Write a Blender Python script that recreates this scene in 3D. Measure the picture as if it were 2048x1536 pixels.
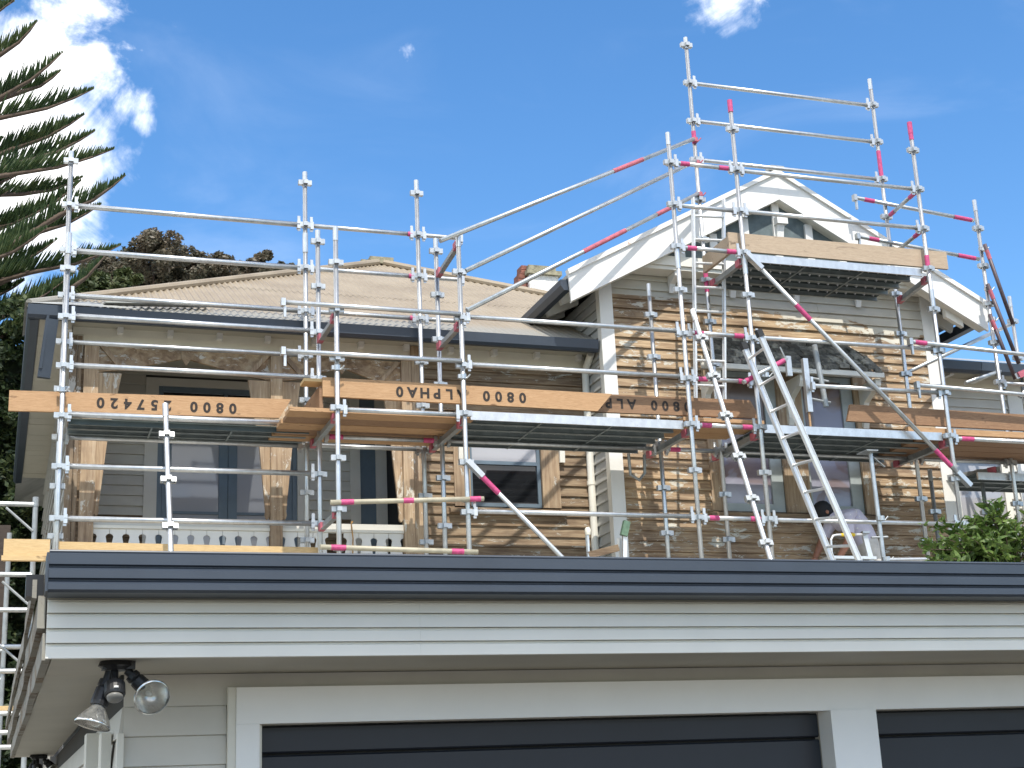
import bpy, bmesh, math, random
import numpy as np
from mathutils import Vector, Matrix

random.seed(7); np.random.seed(7)
for o in list(bpy.data.objects): bpy.data.objects.remove(o)
S = bpy.context.scene
COL = S.collection

# ------------------------------------------------------------------ camera
YAW, PIT, ROL = map(math.radians, (19.5, 16.15, -2.62))
fw = Vector((math.sin(YAW)*math.cos(PIT), math.cos(YAW)*math.cos(PIT), math.sin(PIT)))
rt = Vector((math.cos(YAW), -math.sin(YAW), 0)); up = rt.cross(fw)
r2 = rt*math.cos(ROL)+up*math.sin(ROL); u2 = -rt*math.sin(ROL)+up*math.cos(ROL)
cam = bpy.data.cameras.new('camera'); cam.sensor_width = 36; cam.lens = 36*2980/2048
cam.clip_start = .05; cam.clip_end = 2000
co = bpy.data.objects.new('camera', cam); COL.objects.link(co)
co.matrix_world = Matrix((r2, u2, -fw)).transposed().to_4x4()
S.camera = co

# ------------------------------------------------------------------ world, sun, exposure
TOSUN = Vector((-.10, -1, 1.50)).normalized()
SUN_EL = math.asin(TOSUN.z); SUN_ROT = math.atan2(TOSUN.x, TOSUN.y)
w = bpy.data.worlds.new('World'); S.world = w; w.use_nodes = True
wt = w.node_tree; wt.nodes.clear()
def wn(t, **k):
    n = wt.nodes.new(t)
    for a, b in k.items(): setattr(n, a, b)
    return n
out = wn('ShaderNodeOutputWorld'); bg = wn('ShaderNodeBackground'); wt.links.new(bg.outputs[0], out.inputs[0])
sky = wn('ShaderNodeTexSky', sky_type='NISHITA', sun_disc=False)
sky.sun_elevation = SUN_EL; sky.sun_rotation = SUN_ROT; sky.air_density = 1.0; sky.dust_density = .25; sky.ozone_density = 2.6
bg.inputs[1].default_value = .14
def pixdir(x, y):
    return (r2*((x-1024)/2980)+u2*(-(y-768)/2980)+fw).normalized()
tc = wn('ShaderNodeTexCoord')
def wmath(op, a, b=None, c=None, clamp=False):
    n = wn('ShaderNodeMath', operation=op, use_clamp=clamp)
    for i, v in enumerate((a, b, c)):
        if v is None: continue
        if isinstance(v, (int, float)): n.inputs[i].default_value = v
        else: wt.links.new(v, n.inputs[i])
    return n.outputs[0]
def wnoise(scale, detail, rough, dist=0, off=(0,0,0), st=(1,1,1)):
    m = wn('ShaderNodeMapping'); m.inputs['Location'].default_value = off; m.inputs['Scale'].default_value = st
    wt.links.new(tc.outputs['Generated'], m.inputs[0])
    n = wn('ShaderNodeTexNoise'); n.inputs['Scale'].default_value = scale; n.inputs['Detail'].default_value = detail
    n.inputs['Roughness'].default_value = rough; n.inputs['Distortion'].default_value = dist
    wt.links.new(m.outputs[0], n.inputs['Vector']); return n.outputs[0]
# seen clouds stand at their own places; the random unseen ones add fill light: (direction, angular radius in degrees, weight)
CL = [(pixdir(-120,260),7.0,1.0),(pixdir(50,150),3.2,.95),(pixdir(60,330),3.2,1.0),(pixdir(195,140),2.4,.66),(pixdir(265,200),1.6,.62),(pixdir(285,240),1.0,.6),
      (pixdir(245,330),1.9,.55),(pixdir(130,20),2.6,.66),(pixdir(1440,-10),2.2,.62),(pixdir(820,105),1.0,.56),
      (pixdir(-1500,100),9,.8),(pixdir(3300,300),8,.8),(pixdir(2700,-700),7,.7),(pixdir(300,-1500),10,.75),
      (Vector((-.8,-.5,.4)).normalized(),12,.8),(Vector((.5,-.8,.45)).normalized(),11,.8),(Vector((.9,-.1,.35)).normalized(),9,.7),(Vector((-.95,.2,.3)).normalized(),10,.8)]
rc = random.Random(3)
for k in range(34):  # unseen clouds behind the camera, added to brighten and whiten the shade
    a = rc.uniform(math.radians(70), math.radians(315)); e = math.radians(rc.uniform(8, 60))
    CL.append((Vector((math.sin(a+YAW)*math.cos(e), math.cos(a+YAW)*math.cos(e), math.sin(e))), rc.uniform(9, 17), 1.0))
cov = None
for d, rad, wgt in CL:
    vm = wn('ShaderNodeVectorMath', operation='DISTANCE'); wt.links.new(tc.outputs['Generated'], vm.inputs[0]); vm.inputs[1].default_value = d
    mr = wn('ShaderNodeMapRange', interpolation_type='SMOOTHSTEP'); wt.links.new(vm.outputs['Value'], mr.inputs[0])
    R = 2*math.sin(math.radians(rad)/2)
    mr.inputs[1].default_value = R*1.5; mr.inputs[2].default_value = R*.1; mr.inputs[3].default_value = 0; mr.inputs[4].default_value = wgt
    cov = mr.outputs[0] if cov is None else wmath('MAXIMUM', cov, mr.outputs[0])
n1 = wnoise(9, 12, .62, .6, (1.3,.2,.7)); n2 = wnoise(34, 8, .6, .3, (3,1,.4))
dens = wmath('ADD', wmath('MULTIPLY', cov, 1.25), wmath('MULTIPLY_ADD', n1, 2.5, -1.72))
dens = wmath('ADD', dens, wmath('MULTIPLY_ADD', n2, .8, -.40))
mk_ = wn('ShaderNodeMapRange', interpolation_type='SMOOTHSTEP'); wt.links.new(dens, mk_.inputs[0])
mk_.inputs[1].default_value = .0; mk_.inputs[2].default_value = .62
gate = wmath('MULTIPLY', mk_.outputs[0], wmath('MULTIPLY', cov, 4, clamp=True))
cir = wnoise(5, 7, .55, .8, (0,2,5), (1,1,2.2))
cm = wn('ShaderNodeMapRange', interpolation_type='SMOOTHSTEP'); wt.links.new(cir, cm.inputs[0]); cm.inputs[1].default_value = .45; cm.inputs[2].default_value = .85; cm.inputs[4].default_value = .09
gate = wmath('MAXIMUM', gate, cm.outputs[0])
mx = wn('ShaderNodeMix', data_type='RGBA'); wt.links.new(gate, mx.inputs[0])
hs = wn('ShaderNodeHueSaturation'); hs.inputs['Saturation'].default_value = 1.24; hs.inputs['Value'].default_value = .98
wt.links.new(sky.outputs[0], hs.inputs['Color']); wt.links.new(hs.outputs[0], mx.inputs[6])
mx.inputs[7].default_value = (9.0, 9.0, 9.1, 1)
wt.links.new(mx.outputs[2], bg.inputs[0])

sl = bpy.data.lights.new('sun', 'SUN'); sl.energy = 3.1; sl.angle = math.radians(.53); sl.color = (1, .95, .87)
so = bpy.data.objects.new('sun', sl); COL.objects.link(so); so.rotation_euler = (-TOSUN).to_track_quat('-Z', 'Y').to_euler(); so.location = (0,-5,30)
S.view_settings.view_transform = 'Standard'; S.view_settings.look = 'None'; S.view_settings.gamma = 1
S.view_settings.use_curve_mapping = False; S.view_settings.exposure = 0.75
S.render.engine = 'CYCLES'; S.render.resolution_x = 1024; S.render.resolution_y = 768

# ------------------------------------------------------------------ materials
class NT:
    def __init__(s, name):
        s.m = bpy.data.materials.new(name); s.m.use_nodes = True; s.t = s.m.node_tree
        s.b = s.t.nodes['Principled BSDF']; s._p = None
    def n(s, t, **k):
        x = s.t.nodes.new(t)
        for a, b in k.items(): setattr(x, a, b)
        return x
    def l(s, a, b): s.t.links.new(a, b)
    def pos(s):
        if s._p is None: s._p = s.n('ShaderNodeNewGeometry').outputs['Position']
        return s._p
    def sep(s):
        x = s.n('ShaderNodeSeparateXYZ'); s.l(s.pos(), x.inputs[0]); return x.outputs
    def noise(s, scale, st=(1,1,1), detail=5, rough=.55, dist=0, off=(0,0,0), vec=None):
        mp = s.n('ShaderNodeMapping'); mp.inputs['Scale'].default_value = st; mp.inputs['Location'].default_value = off
        s.l(vec if vec is not None else s.pos(), mp.inputs[0])
        x = s.n('ShaderNodeTexNoise'); x.inputs['Scale'].default_value = scale; x.inputs['Detail'].default_value = detail
        x.inputs['Roughness'].default_value = rough; x.inputs['Distortion'].default_value = dist
        s.l(mp.outputs[0], x.inputs['Vector']); return x.outputs[0]
    def ramp(s, f, stops):
        r = s.n('ShaderNodeValToRGB'); e = r.color_ramp.elements
        while len(e) < len(stops): e.new(.5)
        for el, (p, c) in zip(e, stops):
            el.position = p; el.color = (*c, 1) if len(c) == 3 else c
        s.l(f, r.inputs[0]); return r.outputs[0]
    def math(s, op, a, b=None, clamp=False):
        x = s.n('ShaderNodeMath', operation=op, use_clamp=clamp)
        for i, v in enumerate((a, b)):
            if v is None: continue
            if isinstance(v, (int, float)): x.inputs[i].default_value = v
            else: s.l(v, x.inputs[i])
        return x.outputs[0]
    def step(s, v, a, b):
        x = s.n('ShaderNodeMapRange', interpolation_type='SMOOTHSTEP'); s.l(v, x.inputs[0]); x.inputs[1].default_value = a; x.inputs[2].default_value = b
        return x.outputs[0]
    def mix(s, f, a, b, mode='MIX'):
        x = s.n('ShaderNodeMix', data_type='RGBA', blend_type=mode)
        for i, v in ((0, f), (6, a), (7, b)):
            if isinstance(v, (int, float)): x.inputs[i].default_value = v
            elif isinstance(v, tuple): x.inputs[i].default_value = (*v, 1)
            else: s.l(v, x.inputs[i])
        return x.outputs[2]
    def bump(s, h, st=.3, d=.01):
        x = s.n('ShaderNodeBump'); x.inputs['Strength'].default_value = st; x.inputs['Distance'].default_value = d
        s.l(h, x.inputs['Height']); s.l(x.outputs[0], s.b.inputs['Normal'])
    def set(s, col=None, rough=None, metal=None, ior=None):
        if col is not None:
            if isinstance(col, tuple): s.b.inputs['Base Color'].default_value = (*col, 1)
            else: s.l(col, s.b.inputs['Base Color'])
        if rough is not None:
            if isinstance(rough, (int, float)): s.b.inputs['Roughness'].default_value = rough
            else: s.l(rough, s.b.inputs['Roughness'])
        if metal is not None: s.b.inputs['Metallic'].default_value = metal
        if ior is not None: s.b.inputs['IOR'].default_value = ior
        return s.m

def plain(name, col, rough=.6, metal=0, var=.12, scale=6, bump=0, ior=None, st=(1,1,1)):
    t = NT(name); f = t.noise(scale, st, 6, .6)
    a = tuple(max(0, c*(1-var)) for c in col); b = tuple(min(1, c*(1+var)) for c in col)
    t.set(t.ramp(f, [(.3, a), (.7, b)]), rough, metal, ior)
    if bump: t.bump(t.noise(scale*8, st), bump, .004)
    return t.m

def stripped_wood(name, painted=None, paint=(.56,.55,.5), dark=1.0, axis='x', flakes=.5, grain_st=None):
    """bare weathered timber with left-over paint; painted(t, x, z, n) gives extra paint cover"""
    t = NT(name)
    st = grain_st or ((.5,1,9) if axis == 'x' else (9,9,.5) if axis == 'z' else (9,.5,9))
    g = t.noise(5, st, 7, .65, .5); big = t.noise(1.3, (1,1,1.6) if axis == 'x' else (1.6,1.6,1), 4, .6, .3)
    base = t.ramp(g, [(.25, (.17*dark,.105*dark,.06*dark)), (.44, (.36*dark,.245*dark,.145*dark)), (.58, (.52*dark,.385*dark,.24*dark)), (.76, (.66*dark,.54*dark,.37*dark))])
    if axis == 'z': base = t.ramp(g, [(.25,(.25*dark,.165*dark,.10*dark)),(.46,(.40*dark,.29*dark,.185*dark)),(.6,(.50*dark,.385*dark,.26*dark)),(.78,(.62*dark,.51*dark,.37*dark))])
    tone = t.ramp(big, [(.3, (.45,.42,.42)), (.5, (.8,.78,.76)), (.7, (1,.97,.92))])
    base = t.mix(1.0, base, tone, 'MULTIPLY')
    fl = t.noise(4.2, (1,1,3) if axis == 'x' else (2.2,2.2,1), 9, .74, .5, (3,5,1))
    fm = t.step(fl, .62-.08*flakes, .66-.08*flakes)
    cov = fm
    if painted:
        xs = t.sep(); p = painted(t, xs[0], xs[2], t.noise(3.2, (1,1,2.4), 8, .68, .6, (7,2,3)))
        cov = t.math('MAXIMUM', fm, p)
    pc = t.ramp(t.noise(4, (1,1,2)), [(.3, tuple(c*.86 for c in paint)), (.7, paint)])
    t.set(t.mix(cov, base, pc), .78)
    t.bump(t.math('ADD', t.math('MULTIPLY', g, .6), t.math('MULTIPLY', cov, .5)), .5, .004)
    return t.m

def galv(name, col=(.52,.54,.54), rough=.38, metal=.8, dirt=.28):
    t = NT(name); f = t.noise(14, (1,1,.6), 6, .6); g = t.noise(55, (1,1,1), 3, .6)
    c = t.ramp(f, [(.3, tuple(x*(1-dirt) for x in col)), (.65, col)])
    c = t.mix(t.step(g, .62, .72), c, tuple(x*.72 for x in col))
    t.set(c, t.math('MULTIPLY_ADD', f, .25) if False else rough, metal); t.bump(g, .08, .002)
    return t.m

M = {}
M['galv'] = galv('galvanised_steel')
M['galv_bright'] = galv('bright_galvanised_steel', (.60,.61,.605), .34, .85, .2)
M['galv_old'] = galv('dull_galvanised_steel', (.36,.38,.38), .5, .5, .3)
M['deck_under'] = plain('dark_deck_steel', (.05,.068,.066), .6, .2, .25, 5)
M['deck_rib'] = plain('deck_rib_steel', (.22,.25,.25), .5, .3, .2, 8)
M['alum'] = galv('aluminium', (.72,.73,.72), .35, .6, .12)
M['tan_tube'] = plain('weathered_tan_tube', (.42,.38,.28), .6, .2, .2, 9)
M['pink'] = plain('magenta_paint', (.46,.055,.165), .5, 0, .25, 30)
M['pinkred'] = plain('faded_red_paint', (.40,.10,.13), .5, 0, .3, 20)
M['dark_tube'] = plain('dark_red_brown_tube', (.10,.075,.08), .5, .4, .3, 9)
M['white'] = plain('white_paint', (.72,.71,.67), .5, 0, .05, 3, .05)
M['offwhite'] = plain('off_white_cream_paint', (.70,.675,.595), .55, 0, .07, 3, .05)  # one even warm off-white paint colour
M['freshwhite'] = plain('fresh_white_trim_paint', (.83,.82,.79), .45, 0, .03, 3, .03)
M['fascia'] = plain('pale_grey_fascia_paint', (.76,.735,.66), .5, 0, .04, 3, .05)
M['greypaint'] = plain('warm_grey_paint', (.56,.54,.485), .55, 0, .07, 2.5, .06)
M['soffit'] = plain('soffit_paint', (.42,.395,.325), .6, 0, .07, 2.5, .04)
M['cream'] = plain('cream_paint', (.74,.71,.60), .6, 0, .08, 2, .08)
M['navy'] = plain('blue_black_gutter_steel', (.034,.045,.062), .42, .0, .12, 3)
M['navy_door'] = plain('ironsand_door_steel', (.014,.018,.026), .5, 0, .12, 3)
M['frame_blue'] = plain('slate_blue_joinery', (.11,.15,.185), .5, 0, .12, 4)
M['frame_grey'] = plain('blue_grey_sash_paint', (.34,.38,.38), .55, 0, .15, 6)
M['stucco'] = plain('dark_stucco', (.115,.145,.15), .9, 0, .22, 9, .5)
M['black'] = plain('black_plastic', (.012,.012,.013), .45, 0, .2, 20)
M['sensorgrey'] = plain('grey_sensor_lens', (.16,.155,.14), .4, 0, .1, 20)
M['rubber'] = plain('black_rubber', (.02,.02,.02), .7, 0, .2, 20)
M['yellow'] = plain('yellow_plastic', (.75,.52,.03), .5, 0, .1, 20)
M['dark_timber'] = plain('dark_fence_timber', (.05,.036,.028), .8, 0, .3, 6, .2, st=(1,1,5))
M['green_board'] = plain('pale_green_board', (.34,.40,.27), .6, 0, .1, 4)
M['hair'] = plain('black_cap_fabric', (.014,.014,.016), .8, 0, .2, 40)
M['shirt'] = plain('pale_lilac_shirt', (.56,.52,.60), .85, 0, .1, 18, .2)
M['trouser'] = plain('paint_spattered_white_trousers', (.58,.55,.50), .85, 0, .15, 14, .2)
M['skin'] = plain('tanned_skin', (.33,.15,.09), .55, 0, .12, 20)
M['boot'] = plain('dark_boot_leather', (.03,.022,.018), .6, 0, .2, 20)
M['cord'] = plain('orange_cord', (.45,.25,.08), .8, 0, .2, 20)
M['interior'] = plain('dark_interior', (.05,.05,.05), .9, 0, .1, 2)

def lerp_m(t, v, a, b): return t.step(v, a, b)
def paint_bay(t, x, z, n):
    up_ = t.math('ADD', t.math('SUBTRACT', z, 5.66), t.math('MULTIPLY', t.math('SUBTRACT', n, .5), 1.1))
    up_ = t.math('ADD', up_, t.math('MULTIPLY', t.math('MAXIMUM', t.math('SUBTRACT', x, 8.1), 0), .13))
    top = t.step(z, 5.62, 5.64)
    a = t.math('MAXIMUM', t.step(up_, .0, .04), t.math('MULTIPLY', top, t.step(n, .30, .36)))
    # the left part is scraped right up to a board edge
    left = t.math('MULTIPLY', t.step(x, 7.45, 7.6), a)
    full = t.math('MAXIMUM', left, t.step(z, 5.70, 5.705))
    low = t.math('SUBTRACT', 1, t.step(z, 2.60, 2.605))
    return t.math('MAXIMUM', full, low)
M['bay_wood'] = stripped_wood('scraped_bay_boards', paint_bay, (.53,.505,.43), .90, 'x', .85)
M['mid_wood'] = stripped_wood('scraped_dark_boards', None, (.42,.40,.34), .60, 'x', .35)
M['post_wood'] = stripped_wood('scraped_post_timber', None, (.62,.58,.5), 1.12, 'z', .5)
M['arch_wood'] = stripped_wood('scraped_fret_timber', None, (.62,.58,.5), 1.05, 'x', .75, (2,2,2.5))
M['trim_wood'] = stripped_wood('scraped_trim_timber', None, (.52,.5,.44), .95, 'z', .5)
M['grey_post'] = stripped_wood('weathered_grey_post', None, (.5,.48,.44), .6, 'z', 1.0)
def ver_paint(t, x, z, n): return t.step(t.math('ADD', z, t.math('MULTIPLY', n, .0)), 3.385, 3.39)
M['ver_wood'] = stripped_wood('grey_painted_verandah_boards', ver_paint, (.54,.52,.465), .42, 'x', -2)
M['side_wood'] = stripped_wood('peeling_side_boards', lambda t,x,z,n: t.step(n,.36,.4), (.42,.42,.39), .8)

def plank_mat(name, c0, c1, c2, st=(.6,6,9)):
    t = NT(name); g = t.noise(9, st, 9, .7, 2.2); k = t.noise(2.6, (1,3,3), 4, .6, .8, (4,1,9))
    c = t.ramp(g, [(.28, c0), (.5, c1), (.72, c2)])
    c = t.mix(t.step(k, .63, .70), c, tuple(x*.6 for x in c0)); t.set(c, .7); t.bump(g, .25, .003); return t.m
M['pine'] = plank_mat('fresh_pine', (.27,.145,.062), (.40,.235,.115), (.50,.32,.17))
M['pine_pale'] = plank_mat('pale_pine', (.40,.26,.115), (.52,.36,.17), (.60,.44,.24))
M['pine_dark'] = plank_mat('brown_pine', (.14,.075,.04), (.24,.135,.07), (.32,.20,.11))
M['pine_grey'] = plank_mat('weathered_pine', (.26,.19,.13), (.38,.29,.2), (.47,.37,.27))
M['stencil'] = plain('black_stencil_paint', (.025,.018,.014), .8, 0, .4, 30)

def roof_mat():
    t = NT('cream_corrugated_iron'); g = t.noise(1.6, (1,1,1), 6, .6); s = t.noise(3, (6,.6,.6), 5, .6)
    c = t.ramp(g, [(.3, (.25,.20,.14)), (.6, (.33,.272,.195)), (.8, (.31,.27,.21))])
    c = t.mix(t.step(s, .6, .78), c, (.30,.25,.2)); z = t.sep()[2]
    low = t.math('SUBTRACT', 1, t.step(t.math('ADD', z, t.math('MULTIPLY', t.noise(2.2), .25)), 5.4, 5.62))
    c = t.mix(t.math('MULTIPLY', low, .75), c, (.28,.28,.255)); t.set(c, .55, .15); return t.m
M['roof'] = roof_mat()
M['roof_grey'] = plain('grey_flashing', (.36,.36,.33), .5, .2, .2, 4)
def shingle_mat(k=1.0):
    t = NT('dark_weathered_shingle'); g = t.noise(14, (1,1,1), 7, .7)
    t.set(t.ramp(g, [(.3, (.035*k,.034*k,.03*k)), (.5, (.11*k,.105*k,.09*k)), (.7, (.25*k,.235*k,.19*k))]), .85); t.bump(g, .6, .01); return t.m
M['shingle'] = shingle_mat(); M['shingle2'] = shingle_mat(1.9); M['shingle3'] = shingle_mat(.55)
def plaster_mat():
    t = NT('roughcast_plaster'); g = t.noise(22, (1,1,1), 6, .7)
    t.set(t.ramp(g, [(.3, (.52,.50,.46)), (.6, (.74,.72,.68))]), .9); t.bump(g, .9, .02); return t.m
M['plaster'] = plaster_mat()
M['brick'] = plain('weathered_brick', (.21,.085,.06), .9, 0, .45, 14, .6)
M['capstone'] = plain('lichened_cap_stone', (.24,.22,.15), .9, 0, .45, 16, .7)
def conc():
    t = NT('concrete_and_ground'); g = t.noise(.7, (1,1,1), 8, .6); h = t.noise(40)
    t.set(t.mix(t.math('MULTIPLY', h, .3), t.ramp(g, [(.3, (.085,.08,.07)), (.7, (.14,.13,.115))]), (.06,.058,.052)), .9); t.bump(h, .3, .01); return t.m
M['ground'] = conc()
def glass(name, col, ior=1.9, rough=.03):
    t = NT(name); t.set(col, rough, 0, ior); return t.m
M['glass'] = glass('dark_window_glass', (.012,.013,.015), 1.55)
M['glass_pale'] = glass('sky_and_curtain_glass', (.36,.36,.38), 1.6, .05)  # pale base colour stands in for sky reflection as well as curtains
def masked():
    t = NT('masked_window_glass'); g = t.noise(1.7, (1,1,1.3), 3, .5, .8)
    t.set(t.ramp(g, [(.38, (.20,.17,.20)), (.46, (.24,.19,.20)), (.5, (.28,.27,.34)), (.62, (.33,.33,.4))]), .18, 0, 1.7); return t.m
M['glass_mask'] = masked()
def papered():
    t = NT('brown_papered_glass'); g = t.noise(1.5, (1,1,1), 3, .5, .6, (4,4,4))
    t.set(t.ramp(g, [(.42, (.12,.085,.07)), (.5, (.19,.14,.115)), (.58, (.24,.23,.29))]), .2, 0, 1.6); return t.m
M['paper'] = papered()
def bulb(name):
    t = NT(name); g = t.noise(60, (1,1,1), 3, .5)
    t.set(t.ramp(g, [(.3,(.42,.43,.42)),(.6,(.8,.8,.76))]), .12, .85); return t.m
M['bulb'] = bulb('mirrored_reflector')
def lens():
    t = NT('ribbed_lens_glass'); g = t.noise(26, (1,1,1), 2, .5); t.set(t.ramp(g,[(.35,(.20,.20,.185)),(.5,(.40,.39,.35)),(.65,(.62,.6,.54))]), .16, .35, 1.6); t.bump(g,.5,.004); return t.m
M['lens'] = lens()
def bulb2():
    t = NT('soft_reflector'); g = t.noise(18, (1,1,1), 2, .5); t.set(t.ramp(g,[(.35,(.5,.49,.45)),(.65,(.8,.78,.72))]), .27, .9); return t.m
M['bulb_in'] = bulb2()
M['clear'] = glass('clear_lens_glass', (.95,.95,.93), 1.25, .02); M['clear'].node_tree.nodes['Principled BSDF'].inputs['Transmission Weight'].default_value = .95
def leaf(name, c0, c1, c2, sc=3, rough=.5):
    t = NT(name); g = t.noise(sc, (1,1,1), 3, .6); h = t.noise(sc*9, (1,1,1), 2, .5)
    c = t.ramp(t.math('ADD', t.math('MULTIPLY', g, .55), t.math('MULTIPLY', h, .45)), [(.34, c0), (.5, c1), (.66, c2)])
    t.set(c, rough); t.b.inputs['Specular IOR Level'].default_value = .35
    d = t.n('ShaderNodeBsdfTranslucent'); t.l(c, d.inputs[0]); mxs = t.n('ShaderNodeMixShader'); mxs.inputs[0].default_value = .25
    t.l(t.b.outputs[0], mxs.inputs[1]); t.l(d.outputs[0], mxs.inputs[2]); t.l(mxs.outputs[0], t.t.nodes['Material Output'].inputs[0]); return t.m
M['pine_leaf'] = leaf('norfolk_pine_needles', (.025,.048,.018), (.055,.095,.034), (.12,.155,.055), 1.2)
M['pohu_leaf'] = leaf('pohutukawa_leaves', (.045,.055,.032), (.12,.105,.07), (.23,.17,.12), 1.4)
M['pohu_green'] = leaf('olive_leaves', (.03,.05,.018), (.07,.09,.03), (.11,.12,.05), 1.2)
M['peach_leaf'] = leaf('peach_leaves', (.03,.06,.012), (.08,.135,.028), (.17,.23,.05), 5, .4)
M['hedge_leaf'] = leaf('dark_hedge_leaves', (.012,.02,.008), (.03,.05,.018), (.12,.14,.05), 1.5)
M['bark'] = plain('bark', (.10,.07,.05), .9, 0, .35, 8, .6)

# ------------------------------------------------------------------ builders
W = {}
def link(o, parent=None, loc=(0,0,0)):
    COL.objects.link(o); loc = Vector(loc); W[o.name] = loc
    if parent is not None: o.parent = parent; o.location = loc-W[parent.name]
    else: o.location = loc
    return o
def mk(name, vf, mat, parent=None, loc=(0,0,0), smooth=False):
    """vf = (verts, faces) or a mesh to share; mat = material key, or list with per-face indices in vf[2]"""
    if isinstance(vf, bpy.types.Mesh): me = vf
    else:
        me = bpy.data.meshes.new(name); me.from_pydata([tuple(v) for v in vf[0]], [], vf[1])
        for k in (mat if isinstance(mat, (list, tuple)) else [mat]): me.materials.append(M[k])
        if len(vf) > 2: me.polygons.foreach_set('material_index', vf[2])
        if smooth: me.polygons.foreach_set('use_smooth', [True]*len(me.polygons))
        me.update()
    return link(bpy.data.objects.new(name, me), parent, loc)
def tag(o, label, cat, group=None, kind=None):
    if label: o['label'] = label
    if cat: o['category'] = cat
    if group: o['group'] = group
    if kind: o['kind'] = kind
    return o
def thing(name, label, cat, loc, group=None):
    o = bpy.data.objects.new(name, None); o.empty_display_size = .1
    return tag(link(o, None, loc), label, cat, group)
BF = [(0,3,2,1),(4,5,6,7),(0,1,5,4),(1,2,6,5),(2,3,7,6),(3,0,4,7)]
def box(x0,x1,y0,y1,z0,z1):
    return [(x0,y0,z0),(x1,y0,z0),(x1,y1,z0),(x0,y1,z0),(x0,y0,z1),(x1,y0,z1),(x1,y1,z1),(x0,y1,z1)], list(BF)
def join(*ps):
    V=[]; F=[]; I=[]; hasI=any(len(p)>2 for p in ps)
    for p in ps:
        n=len(V); V+=list(p[0]); F+=[tuple(i+n for i in f) for f in p[1]]
        I+= list(p[2]) if len(p)>2 else [0]*len(p[1])
    return (V,F,I) if hasI else (V,F)
def withm(p, i): return (p[0], p[1], [i]*len(p[1]))
def frame(d):
    d=Vector(d).normalized(); a=Vector((0,0,1)) if abs(d.z)<.9 else Vector((1,0,0))
    u=d.cross(a).normalized(); return d,u,d.cross(u)
def tube(p0,p1,r,n=12,r1=None,hollow=False):
    p0=Vector(p0);p1=Vector(p1); d,u,v=frame(p1-p0); r1=r if r1 is None else r1
    V=[];F=[]
    for p,rr in ((p0,r),(p1,r1)):
        for i in range(n):
            a=2*math.pi*i/n; V.append(tuple(p+u*(rr*math.cos(a))+v*(rr*math.sin(a))))
    for i in range(n): F.append((i,i+n,(i+1)%n+n,(i+1)%n))
    F.append(tuple(range(n)));F.append(tuple(reversed(range(n,2*n))))
    return V,F
def path(pts,rs,n=8,cap=True):
    pts=[Vector(p) for p in pts]; V=[];F=[]
    if isinstance(rs,(int,float)): rs=[rs]*len(pts)
    u0=None
    for k,p in enumerate(pts):
        d=(pts[min(k+1,len(pts)-1)]-pts[max(k-1,0)]).normalized()
        if u0 is None: _,u,v=frame(d)
        else:
            u=(u0-d*u0.dot(d)).normalized(); v=d.cross(u)
        u0=u
        for i in range(n):
            a=2*math.pi*i/n; V.append(tuple(p+u*(rs[k]*math.cos(a))+v*(rs[k]*math.sin(a))))
    for k in range(len(pts)-1):
        for i in range(n): F.append((k*n+i,k*n+(i+1)%n,(k+1)*n+(i+1)%n,(k+1)*n+i))
    if cap: F.append(tuple(reversed(range(n))));F.append(tuple(range((len(pts)-1)*n,len(pts)*n)))
    return V,F
def lathe(prof, c, d, n=20):
    c=Vector(c); d,u,v=frame(d); V=[];F=[]
    for (h,r) in prof:
        for i in range(n):
            a=2*math.pi*i/n; V.append(tuple(c+d*h+u*(r*math.cos(a))+v*(r*math.sin(a))))
    for k in range(len(prof)-1):
        for i in range(n): F.append((k*n+i,k*n+(i+1)%n,(k+1)*n+(i+1)%n,(k+1)*n+i))
    return V,F
def prism(poly, a, b, axis='y'):
    """polygon of (x,z) extruded in y from a to b (axis y) or (y,z) in x (axis x)"""
    n=len(poly)
    P=(lambda p,q:(p[0],q,p[1])) if axis=='y' else (lambda p,q:(q,p[0],p[1]))
    V=[P(p,a) for p in poly]+[P(p,b) for p in poly]
    ar=sum(poly[i][0]*poly[(i+1)%n][1]-poly[(i+1)%n][0]*poly[i][1] for i in range(n))
    F=[tuple(range(n)),tuple(reversed(range(n,2*n)))]+[(i,i+n,(i+1)%n+n,(i+1)%n) for i in range(n)]
    if (ar<0)==(axis=='y'): F=[tuple(reversed(f)) for f in F]
    return V,F
def bar(p0,p1,w,h,upv=(0,0,1)):
    """rectangular bar, w across, h along upv"""
    p0=Vector(p0);p1=Vector(p1);d=(p1-p0).normalized();upv=Vector(upv);s=d.cross(upv).normalized();t=s.cross(d)
    V=[]
    for p in (p0,p1):
        for a,b in ((-1,-1),(1,-1),(1,1),(-1,1)): V.append(tuple(p+s*(a*w/2)+t*(b*h/2)))
    return V,[(0,3,2,1),(4,5,6,7),(0,1,5,4),(1,2,6,5),(2,3,7,6),(3,0,4,7)]

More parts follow.
